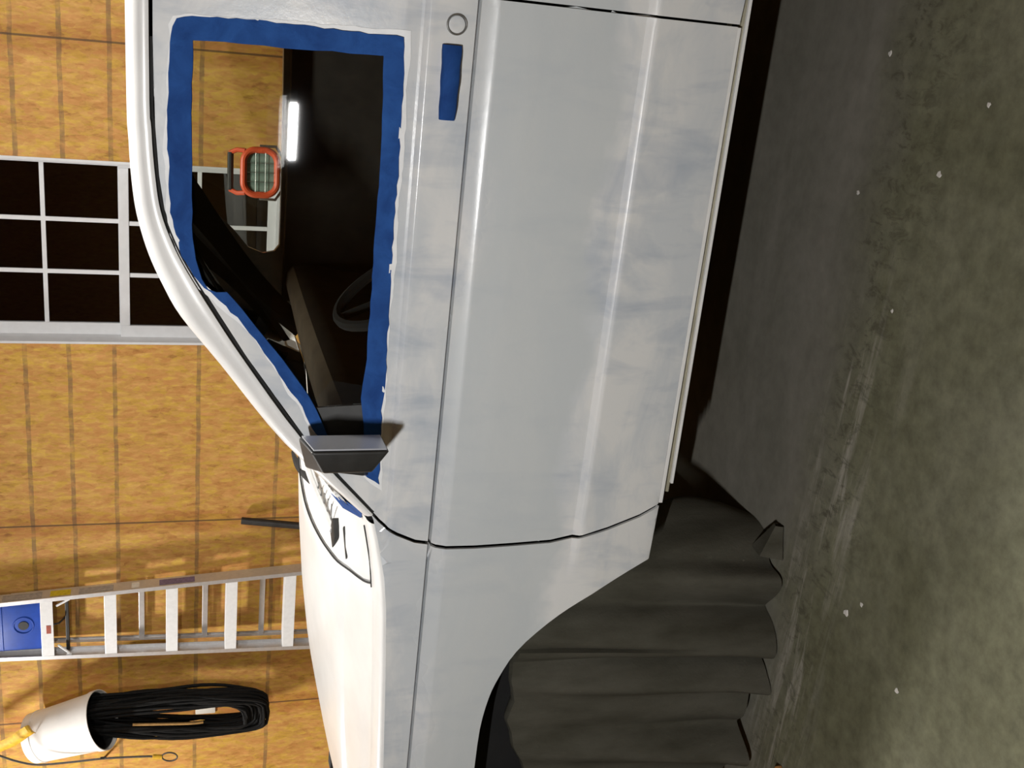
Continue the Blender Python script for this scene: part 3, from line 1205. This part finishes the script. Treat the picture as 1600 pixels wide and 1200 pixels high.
# dark trim inside the windshield pillars
for sgn in (1, -1):
    bm = bmesh.new()
    rows = []
    for d, q in zip(dl, pil_in):
        if d.x > -.50:
            continue
        k = min(1, (-.50 - d.x) / .2)
        yi = ysurf(d.z) + .035
        r = [Vector((d.x + .022 * k, yi, d.z - .025)), Vector((d.x + .01 * k, yi + .022, d.z - .012)), Vector((q.x + .014, q.y + .006, q.z - .016)), Vector((q.x - .004, q.y + .004, q.z - .004))]
        if sgn < 0:
            r = [Vector((p.x + fardx(d.x), 2 * YMID - p.y, p.z)) for p in r]
        rows.append(r)
    grid(bm, rows)
    link_mesh('pillar_trim', bm, M['interior'], car)
# dash
bm = bmesh.new()
rows = []
for k in range(15):
    y = 2.24 + (3.66 - 2.24) * k / 14
    w = 1 - ((y - YMID) / .72) ** 2
    rows.append([(-1.20 - .10 * w, y, 1.08), (-1.13 - .06 * w, y, 1.125), (-1.085 - .02 * w, y, 1.140), (-1.04 - .02 * w, y, 1.137), (-1.02 - .02 * w, y, 1.118)])
grid(bm, rows)
dash = link_mesh('dashboard', bm, M['dash'], car, angle=50)
bm = bmesh.new()
grid(bm, [[r[-1], (r[-1][0] + .01, r[-1][1], 1.08), (r[-1][0] - .02, r[-1][1], .90), (r[-1][0] - .05, r[-1][1], .70)] for r in rows])
link_mesh('dash_face', bm, M['interior'], dash, angle=50)
bm = bmesh.new()
cw = Vector((-.76, 2.60, .955))
ax = Vector((.86, 0, .51)).normalized()
e1 = Vector((0, 1, 0))
e2 = ax.cross(e1)
tube(bm, [cw + (e1 * math.cos(a) + e2 * math.sin(a)) * .19 for a in (2 * math.pi * k / 36 for k in range(36))], .014, 8, closed=True)
for a in (math.radians(200), math.radians(-20), math.radians(90)):
    tube(bm, [cw - ax * .02, cw + (e1 * math.cos(a) + e2 * math.sin(a)) * .185], .011, 6)
lathe(bm, [(-.03, .06), (.0, .055), (.012, .03), (.012, .001)], cw, ax, 20)
tube(bm, [cw - ax * .02, cw - ax * .22], .025, 8)
link_mesh('steering_wheel', bm, M['under'], car)
for yc in (2.60, 3.30):
    bm = bmesh.new()
    box(bm, (-.62, yc - .24, .55), (-.08, yc + .24, .74), .05)
    box(bm, (-.06, yc - .23, .62), (.10, yc + .23, 1.12), .05, Matrix.Rotation(math.radians(14), 3, 'Y'))
    link_mesh('seat', bm, M['quilt'], car, angle=60)


def wheel(x, y):
    b = bmesh.new()
    lathe(b, [(-.10, .18), (-.105, .23), (-.10, .285), (-.075, .306), (0, .310), (.075, .306), (.10, .285), (.105, .23), (.10, .18)], (x, y, .31), (0, 1, 0), 48)
    w = link_mesh('wheel', b, M['rubber'], car)
    b = bmesh.new()
    lathe(b, [(-.102, .185), (-.06, .17), (-.05, .10), (-.07, .05), (-.075, .001)], (x, y, .31), (0, 1, 0), 32)
    lathe(b, [(.102, .185), (.06, .17), (.05, .10), (.05, .001)], (x, y, .31), (0, 1, 0), 32)
    link_mesh('rim', b, M['grey_metal'], w)


for wx in (-1.86, .52):
    wheel(wx, 2.385)
    wheel(wx, 3.515)

# ------------------------------------------------------------------ wheel cover (old canvas hung over the wheel)
TOPZ = [(-2.62, .20), (-2.5, .34), (-2.38, .46), (-2.25, .53), (-2.1, .575), (-1.99, .610), (-1.95, .625), (-1.90, .655), (-1.86, .662), (-1.82, .680), (-1.76, .668),
        (-1.69, .688), (-1.65, .684), (-1.61, .676), (-1.55, .662), (-1.47, .630), (-1.40, .575), (-1.36, .52), (-1.33, .46), (-1.31, .38)]
plan = [(-1.58, 2.62), (-1.51, 2.50), (-1.44, 2.40), (-1.38, 2.31), (-1.385, 2.265), (-1.43, 2.230), (-1.50, 2.195), (-1.58, 2.180), (-1.66, 2.175), (-1.76, 2.185), (-1.88, 2.19), (-2.0, 2.19),
        (-2.15, 2.20), (-2.3, 2.22), (-2.42, 2.28), (-2.46, 2.42)]
pp = smooth_path([(a, b, 0) for a, b in plan], 14)
L = len(pp)
bm = bmesh.new()
rows = []
arc = [0.0]
for a, b in zip(pp, pp[1:]):
    arc.append(arc[-1] + (b - a).length)


def fold(s, x):
    """outward push of the hanging cloth at arc length s"""
    v = .012 * math.sin(s * 21 + .6) + .008 * math.sin(s * 37 + 2.0)
    v += .040 * math.exp(-((x + 1.705) / .030) ** 2)       # strong fold with a deep crease beside it
    v -= .030 * math.exp(-((x + 1.640) / .018) ** 2)
    v += .030 * math.exp(-((x + 1.44) / .030) ** 2)
    v -= .022 * math.exp(-((x + 1.505) / .03) ** 2)
    v += .022 * math.exp(-((x + 1.93) / .035) ** 2)
    v -= .014 * math.exp(-((x + 1.86) / .025) ** 2)
    return 1.9 * v


for i, p in enumerate(pp):
    d = pp[min(i + 1, L - 1)] - pp[max(i - 1, 0)]
    nrm = Vector((d.y, -d.x, 0)).normalized()
    if nrm.x - nrm.y < 0 and p.x > -2.2:
        nrm = -nrm
    if p.x <= -2.2 and nrm.y > 0:
        nrm = -nrm
    cx = max(-2.5, min(-1.31, p.x))
    zt = lerp_table(TOPZ, cx)
    back = max(0, min(1, (p.y - 2.24) / .16)) if p.x > -1.55 else 0
    zt = zt * (1 - back) + back * (.40 - .25 * max(0, p.y - 2.36))
    bot = .006 + (.024 if p.x < -1.72 else 0) + .004 * math.sin(arc[i] * 30)
    row = []
    n = 18
    for k in range(n + 1):
        t = k / n
        z = bot + (zt - bot) * t
        lean = .050 * (1 - back) * t ** 1.3 - back * .105 * math.sin(math.pi * min(1, .10 + t * .8))
        f = fold(arc[i] + .05 * t, p.x - (.05 * t if p.x > -1.6 else 0)) * (1 - .82 * t)
        flare = .018 * max(0, (.10 - z) / .10)
        row.append(p + nrm * (f - lean + flare) + Vector((0, 0, z)))
    top = row[-1]
    for k, (iy, iz) in enumerate(((.010, .003), (.03, -.004), (.07, -.04), (.13, -.10))):
        row.append(Vector((top.x + (0 if p.y < 2.3 else -iy), top.y + (iy if p.y < 2.3 else 0), top.z + iz)))
    rows.append(row)
grid(bm, rows)
cover = link_mesh('wheel_cover', bm, M['cloth'], None, angle=80)
tag(cover, 'dark grey canvas hung in folds over the front wheel of the white car', 'cover')
solid(cover, .005)
# the loose corner of cloth on the floor
bm = bmesh.new()
rows = []
for k in range(9):
    t = k / 8
    c = Vector((-1.36 + .085 * t, 2.245 - .015 * t, 0))
    w = .045 * (1 - t) + .012
    rows.append([c + Vector((-.3 * w, w, .006)), c + Vector((0, .5 * w, .018 + .03 * (1 - t))), c + Vector((.0, -.4 * w, .022 + .03 * (1 - t))), c + Vector((.1 * w, -w, .006))])
grid(bm, rows)
o = link_mesh('loose_corner', bm, M['cloth'], cover, angle=80)
solid(o, .004, 1)

# ------------------------------------------------------------------ step ladder folded against the wall
def unit(v):
    return Vector(v).normalized()


lad = thing('step_ladder', 'aluminium step ladder standing folded against the strand board wall', 'ladder', (-3.37, 5.25, 0))
lad_inv = Matrix.Translation((3.37, -5.25, 0))


def lmesh(name, bm, mat, parent=None, **kw):
    if parent is None or parent is lad:
        o_ = link_mesh(name, bm, mat, lad, **kw)
    else:
        o_ = link_mesh(name, bm, mat, parent, **kw)
    o_.data.transform(lad_inv) if o_ else None
    return o_


def lxr(z):     # right and left rail outer faces and the depth of the ladder's face at height z
    return (-3.082 - (z) * .0765) * 1.0195


def lxl(z):
    return (-3.652 + (z) * .0195) * 1.0195


def lyf(z):
    return 5.306 + z * .021


ZT = 2.52


def rail(xf, sgn, wdt=.022, dep=.080, y_off=0.0, z0=.03, z1=ZT):
    """channel rail: a web with two short flanges turned inward (sgn is the inward x direction)"""
    b = bmesh.new()
    sec = [(0, 0), (wdt * sgn, 0), (wdt * sgn, .004), (.004 * sgn, .004), (.004 * sgn, dep - .004), (wdt * sgn, dep - .004), (wdt * sgn, dep), (0, dep)]
    lo = [b.verts.new((xf(z0) + a, lyf(z0) + y_off + c_, z0)) for a, c_ in sec]
    hi = [b.verts.new((xf(z1) + a, lyf(z1) + y_off + c_, z1)) for a, c_ in sec]
    n_ = len(sec)
    for k_ in range(n_):
        b.faces.new((lo[k_], lo[(k_ + 1) % n_], hi[(k_ + 1) % n_], hi[k_]))
    b.faces.new(lo[::-1])
    b.faces.new(hi)
    return b


rr = lmesh('front_rail', rail(lxr, -1), M['alu'], smooth=False)
lr = lmesh('front_rail', rail(lxl, 1), M['alu'], smooth=False)
for z in (.285, .575, .882, 1.192, 1.500, 1.810, 2.122, 2.43):
    b = bmesh.new()
    y = lyf(z)
    box(b, (lxl(z) + .004, y + .001, z - .034), (lxr(z) - .004, y + .006, z + .026), .001)
    for k in range(4):
        box(b, (lxl(z) + .004, y + .006 + k * .018, z + .021), (lxr(z) - .004, y + .019 + k * .018, z + .027), .0015)
    lmesh('step', b, M['tread'], smooth=False)
# rear section: two slimmer rails and thin cross bars
for xf, s in ((lambda z: lxr(z) - .030, -1), (lambda z: lxl(z) + .030, 1)):
    lmesh('rear_rail', rail(xf, s, .014, .030, .105, .04, 2.30), M['alu'], smooth=False)
for z in (.45, 1.02, 1.325, 1.655):
    b = bmesh.new()
    y = lyf(z) + .104
    box(b, (lxl(z) + .03, y, z - .017), (lxr(z) - .03, y + .010, z + .012), .002)
    lmesh('rear_bar', b, M['alu'], smooth=False)
# blue fold-down tool tray and its black strap
b = bmesh.new()
z0, z1 = 2.135, 2.42
y = lyf(2.28) + .030
x0, x1 = lxl(2.2) + .045, lxr(2.2) - .030
box(b, (x0, y, z0), (x1, y + .035, z1), .006)
tray = lmesh('tool_tray', b, M['blue_plastic'])
tray['label'] = 'blue plastic tool tray'
b = bmesh.new()
tc_ = Vector(((x0 + x1) / 2 + .005, y - .001, 2.235))
lathe(b, [(0, .052), (.005, .050), (.005, .046), (.001, .044)], tc_, (0, -1, 0), 32)
box(b, (x0 + .004, y - .004, 2.335), (x1 - .004, y + .002, 2.341), .001)
lmesh('tray_rim', b, M['blue_plastic'], tray)
b = bmesh.new()
lathe(b, [(0, .026), (.003, .025), (.003, .0005)], tc_, (0, -1, 0), 28)
lmesh('tray_hole', b, M['black'], tray)
b = bmesh.new()
zz_ = 2.045
box(b, (lxl(zz_) + .02, lyf(zz_) + .05, zz_ - .030), (lxr(zz_) - .022, lyf(zz_) + .075, zz_ - .012), .003)
tube(b, [(-3.465, lyf(2.06) + .0, 2.085), (-3.465, lyf(2.06) + .01, 2.06), (-3.465, lyf(2.04) + .06, 2.035)], .005, 6)
lmesh('spreader_strap', b, M['black'], smooth=False)
for sx, x in ((-1, lxr(2.06) - .02), (1, lxl(2.06) + .02)):
    b = bmesh.new()
    tube(b, [(x, lyf(2.06) + .01, 2.005), (x + sx * .05, lyf(2.06) + .03, 2.072)], .006, 6)
    lathe(b, [(0, .012), (.006, .011), (.006, .001)], (x, lyf(2.03) + .012, 2.02), (0, -1, 0), 12)
    lmesh('hinge_brace', b, M['tread'])
# labels on the outer side of the right rail and on the step
for nm, z0, z1, mt in (('rail_sticker', 2.14, 2.33, 'grey_label'), ('rail_sticker', 2.00, 2.10, 'yellow_label'), ('rail_sticker', 1.79, 1.96, 'grey_label'),
                       ('rail_sticker', 1.66, 1.70, 'outlet'), ('rail_sticker', 1.38, 1.56, 'purple_label')):
    b = bmesh.new()
    v = [(lxr(z0) + .0012, lyf(z0) + .012, z0), (lxr(z0) + .0012, lyf(z0) + .066, z0), (lxr(z1) + .0012, lyf(z1) + .066, z1), (lxr(z1) + .0012, lyf(z1) + .012, z1)]
    f = b.faces.new([b.verts.new(p) for p in v])
    st = lmesh(nm, b, M[mt], rr, smooth=False)
    st['label'] = {'grey_label': 'grey sticker', 'yellow_label': 'yellow sticker', 'outlet': 'pale sticker', 'purple_label': 'purple sticker'}[mt]
b = bmesh.new()
box(b, (-3.52, lyf(2.12) - .0015, 2.100), (-3.472, lyf(2.12) + .002, 2.122))
st = lmesh('step_sticker', b, M['red_label'], smooth=False)
st['label'] = 'small red sticker'
for xf, s in ((lxr, -1), (lxl, 1)):
    b = bmesh.new()
    box(b, (min(xf(0), xf(0) + s * .03) - .004, lyf(0) - .006, 0), (max(xf(0), xf(0) + s * .03) + .004, lyf(0) + .09, .05), .006)
    lmesh('ladder_foot', b, M['black'])

# ------------------------------------------------------------------ white pail hung mouth down, black cord coil, cable, strap
PA = Vector((-4.165, 5.335, 2.205))
PB = Vector((-4.005, 5.235, 1.850))
ax = (PB - PA).normalized()
hgt = (PB - PA).length
pail = thing('pail', 'white tapered pail hung mouth down high on the strand board wall', 'pail', PA)
bm = bmesh.new()
lathe(bm, [(0, .001), (0, .128), (.004, .134), (.045, .135), (.047, .140), (.052, .140), (.056, .136), (hgt - .035, .155), (hgt - .033, .160), (hgt, .162), (hgt, .157), (hgt - .03, .153), (.02, .131), (.02, .001)], (0, 0, 0), ax, 48)
link_mesh('pail_body', bm, M['pail'], pail, angle=40)
bm = bmesh.new()
e = ax.orthogonal().normalized()
lathe(bm, [(.03, .001), (.03, .128), (hgt - .02, .150)], (0, 0, 0), ax, 40)
o = link_mesh('pail_inner_shade', bm, M['rubber'], pail)  # black sheet stands in for the shade in the pail's mouth
o['label'] = 'dark sheet for the shade inside the pail'

bm = bmesh.new()
cc = Vector((-4.085, 5.325, 0))
rnd = random.Random(3)
for s in range(56):
    wob = rnd.uniform(-1, 1)
    hw = .094 + .054 * rnd.random()
    topz = 1.95 + .06 * rnd.random()
    botz = .970 + .13 * (.148 - hw) / .054 + rnd.uniform(-.012, .012)
    yo = rnd.uniform(-.065, .05)
    narrow = .30 + .50 * rnd.random()
    lx_ = cc.x + rnd.uniform(-.01, .01)
    pts = []
    for k in range(40):
        a = 2 * math.pi * k / 40
        zz = (topz + botz) / 2 + (topz - botz) / 2 * math.cos(a)
        fr = (zz - botz) / (topz - botz)
        w = hw * (1 - (1 - narrow) * fr)
        sx = math.sin(a)
        wx = w * (abs(sx) ** .45) * (1 if sx >= 0 else -1)
        pts.append((lx_ + wx + .055 * fr + .006 * math.sin(5 * a + wob * 9), cc.y + yo + .012 * math.sin(3 * a + wob * 5), zz + .006 * math.sin(7 * a + wob)))
    tube(bm, pts, .0085, 6, closed=True)
coil = link_mesh('cord_coil', bm, M['cord'])
tag(coil, 'long black cord coil hanging out of the white pail on the wall', 'cord')
bm = bmesh.new()
tube(bm, smooth_path([(-4.075, 5.262, 1.70), (-4.085, 5.258, 1.55), (-4.10, 5.262, 1.40), (-4.105, 5.27, 1.33)], 5), .007, 8)
o = link_mesh('wooden_dowel', bm, M['tan_wood'])
tag(o, 'thin tan stick caught inside the hanging black cord coil', 'stick')

out = thing('electrical_outlet', 'white wall outlet showing through the loop of the black cord coil', 'outlet', (-4.16, 5.5, 1.31))
bm = bmesh.new()
box(bm, (-.058, -.012, -.055), (.058, 0, .055), .004)
link_mesh('cover_plate', bm, M['outlet'], out)
bm = bmesh.new()
for z in (-.022, .022):
    box(bm, (-.016, -.0145, z - .014), (.016, -.011, z + .014), .002)
link_mesh('receptacle', bm, M['grey_label'], out)

cab = thing('wire_cable', 'thin dark wire cable with a yellow sleeve and end loop, strung below the pail', 'cable', (-4.25, 5.47, 2.0))
inv = Vector((-4.25, 5.47, 2.0))


def cpt(lst):
    return [Vector(p) - inv for p in lst]


def wallpt(x, y, Y):
    u, v = 1200 - y, x
    d = FWD * FPX + RGT * (u - 600) - UPV * (v - 800)
    t = (Y - EYE.y) / d.y
    return EYE + d * t


bm = bmesh.new()
tube(bm, smooth_path(cpt([wallpt(*p, 5.10) for p in ((-30, 1170), (0, 1181), (28, 1190), (60, 1195), (110, 1191), (165, 1185), (225, 1182), (238, 1182))]), 4), .0055, 6)
lp = [wallpt(265 + 12 * math.cos(a) * 1.0, 1182.5 + 6.5 * math.sin(a), 5.10) for a in (2 * math.pi * k / 24 for k in range(24))]
tube(bm, cpt(lp), .0045, 6, closed=True)
link_mesh('cable_strand', bm, M['wire'], cab)
bm = bmesh.new()
tube(bm, cpt([wallpt(239, 1182, 5.10), wallpt(253, 1182.5, 5.10)]), .012, 8)
o = link_mesh('yellow_sleeve', bm, M['yellow'], cab)
o['label'] = 'yellow crimp sleeve'
bm = bmesh.new()
a, b_ = wallpt(163, 1184, 5.10), wallpt(163, 1184, 5.5)
tube(bm, cpt([a + Vector((0, 0, .02)), a - Vector((0, 0, .005)), b_]), .006, 6)
link_mesh('wall_hook', bm, M['steel'], cab)

bm = bmesh.new()
pts = [wallpt(*p, Y) for *p, Y in ((-40, 1183, 5.28), (0, 1166, 5.24), (20, 1157, 5.22), (44, 1141, 5.19), (50, 1140, 5.22))]
rows = []
for p in smooth_path(pts, 4):
    rows.append([p + Vector((-.026, 0, -.016)), p + Vector((-.009, -.010, -.005)), p + Vector((.009, -.010, .005)), p + Vector((.026, 0, .016))])
grid(bm, rows)
o = link_mesh('yellow_strap', bm, M['yellow'])
solid(o, .004)
tag(o, 'bright yellow strap holding up the white pail by its base', 'strap')

# dark pipe leaning on the wall
bm = bmesh.new()
pa, pb = Vector((-2.955, 5.462, 1.138)), Vector((-3.005, 5.25, .0))
tube(bm, [pa, pa.lerp(pb, .25), pa.lerp(pb, .6), pb], .020, 12)
pipe = link_mesh('metal_pipe', bm, M['steel'])
tag(pipe, 'short dark pipe leaning on the strand board wall beside the ladder', 'pipe')

# ------------------------------------------------------------------ work light beyond the car
WLC = Vector((-.842, 4.30, 1.185))
wl = thing('work_light', 'orange halogen work light on a stand behind the car', 'work light', (WLC.x, WLC.y, 0))
face = (Vector((0, 0, 1.52)) - WLC)
face.z = 0
face.normalize()                       # the lens looks towards the car
side = Vector((0, 0, 1)).cross(face)
up = Vector((0, 0, 1))
base = Vector((WLC.x, WLC.y, 0))


def wlp(a, b_, c_):
    return WLC + side * a + face * b_ + up * c_ - base


def rrect(w, h, r, b_, n=8):
    pts_ = []
    for cx, cz, a0 in ((w - r, h - r, 0), (-w + r, h - r, 90), (-w + r, -h + r, 180), (w - r, -h + r, 270)):
        for k_ in range(n + 1):
            a_ = math.radians(a0 + 90 * k_ / n)
            pts_.append(wlp(cx + r * math.cos(a_), b_, cz + r * math.sin(a_)))
    return pts_


bm = bmesh.new()
tube(bm, rrect(.083, .062, .045, .02), .0125, 10, closed=True)
o = link_mesh('guard_frame', bm, M['orange'], wl)
bm = bmesh.new()
for sx in (-1, 1):
    bm = bmesh.new()
    tube(bm, [wlp(sx * .078, .015, .055), wlp(sx * .080, .0, .085), wlp(sx * .068, -.01, .110)], .009, 8)
    link_mesh('handle_bracket', bm, M['orange'], wl)
bm = bmesh.new()
tube(bm, [wlp(-.070, -.01, .108), wlp(.070, -.01, .108)], .0115, 10)
link_mesh('handle', bm, M['black'], wl)
bm = bmesh.new()
f1, f2, f3 = rrect(.080, .060, .04, .012), rrect(.078, .058, .04, -.03), rrect(.05, .038, .02, -.085)
vs_ = [[bm.verts.new(p) for p in f_] for f_ in (f1, f2, f3)]
for a, b_ in zip(vs_, vs_[1:]):
    for k in range(len(a)):
        bm.faces.new((a[k], a[(k + 1) % len(a)], b_[(k + 1) % len(a)], b_[k]))
bm.faces.new(vs_[-1])
link_mesh('lamp_housing', bm, M['pink'], wl)
bm = bmesh.new()
f1 = rrect(.071, .050, .034, .018)
bm.faces.new([bm.verts.new(p) for p in f1])
ln = link_mesh('lens', bm, M['lens'], wl, smooth=False)
bm = bmesh.new()
for t in (-.018, .018):
    tube(bm, [wlp(-.078, .026, t), wlp(.078, .026, t)], .0009, 5)
for t in (-.035, 0, .035):
    tube(bm, [wlp(t, .026, -.058), wlp(t, .026, .058)], .0009, 5)
link_mesh('guard_wires', bm, M['grey_metal'], wl)
bm = bmesh.new()
tube(bm, [wlp(-.098, -.02, .0), wlp(-.100, -.02, -.06), wlp(-.05, -.03, -.095), wlp(0, -.03, -.10), wlp(.05, -.03, -.095), wlp(.100, -.02, -.06), wlp(.098, -.02, 0)], .006, 6)
link_mesh('tilt_yoke', bm, M['grey_metal'], wl)
bm = bmesh.new()
tube(bm, [(0, .02, 1.09), (0, .02, .45)], .014, 10)
tube(bm, [(0, .02, .62), (0, .02, .16)], .019, 10)
link_mesh('stand_pole', bm, M['black'], wl)
for k in range(3):
    bm = bmesh.new()
    a = math.radians(90 + 120 * k)
    tube(bm, [(.0, .02, .52), (.40 * math.cos(a), .02 + .40 * math.sin(a), .012)], .011, 8)
    tube(bm, [(.0, .02, .20), (.24 * math.cos(a), .02 + .24 * math.sin(a), .215)], .007, 6)
    link_mesh('stand_leg', bm, M['black'], wl)

# ------------------------------------------------------------------ floor bits
bm = bmesh.new()
rz = Matrix.Rotation(math.radians(38), 3, 'Z')
box(bm, (-2.32, 1.965, 0.001), (-1.86, 2.055, .020), .003, Matrix.Rotation(math.radians(-12), 3, 'Z'))
o = link_mesh('wood_board', bm, M['board'])
tag(o, 'end of an orange pine board lying on the floor by the canvas', 'board')
chips = [(-.155, 1.86, .006), (-.31, 1.955, .008), (-.095, 2.215, .007), (-.405, 2.22, .006), (-1.33, 1.905, .010), (-1.28, 1.86, .006), (-1.385, 1.68, .007), (-.62, 2.0, .005)]
proto = None
for i, (x, y, r) in enumerate(chips):
    if proto is None:
        bm = bmesh.new()
        k_ = 9
        bt = [bm.verts.new((math.cos(2 * math.pi * q / k_) * random.uniform(.7, 1.2), math.sin(2 * math.pi * q / k_) * random.uniform(.6, 1.1), 0)) for q in range(k_)]
        tp = [bm.verts.new((v.co.x * .8, v.co.y * .8, .25)) for v in bt]
        for q in range(k_):
            bm.faces.new((bt[q], bt[(q + 1) % k_], tp[(q + 1) % k_], tp[q]))
        bm.faces.new(tp)
        bm.faces.new(bt[::-1])
        c = proto = link_mesh('paint_chip', bm, M['chip'], smooth=False)
    else:
        c = proto.copy()
        COL.objects.link(c)
    c.location = (x, y, .0005)
    c.scale = (r, r, r)
    c.rotation_euler = (0, 0, i * 1.3)
    tag(c, 'small pale paint chip lying on the bare concrete floor', 'paint chip', 'paint chips on the floor')


# ------------------------------------------------------------------ light fixtures (out of the picture, they light it)
def fixture(name, label, c, length, n_tubes):
    t_ = thing(name, label, 'ceiling light', c)
    b = bmesh.new()
    box(b, (-length / 2 - .04, -.13, -.03), (length / 2 + .04, .13, .03), .01)
    link_mesh('housing', b, M['fixture'], t_)
    for k_ in range(n_tubes):
        b = bmesh.new()
        y_ = (k_ - (n_tubes - 1) / 2) * .12
        tube(b, [(-length / 2, y_, -.050), (length / 2, y_, -.050)], .014, 10)
        link_mesh('light_tube', b, M['tube'], t_)
    for x_ in (-length / 3, length / 3):
        b = bmesh.new()
        tube(b, [(x_, 0, .03), (x_, 0, ZC - c[2])], .006, 6)
        link_mesh('hanger', b, M['grey_metal'], t_)


fixture('ceiling_light', 'fluorescent fixture hung over the hood of the car', LIGHT_HOOD, .6, 2)
fixture('ceiling_light', 'fluorescent fixture hung over the roof of the car', LIGHT_ROOF, 1.2, 2)
fixture('ceiling_light', 'single tube fixture hung in front of the taped window', LIGHT_SHOP, .26, 1)
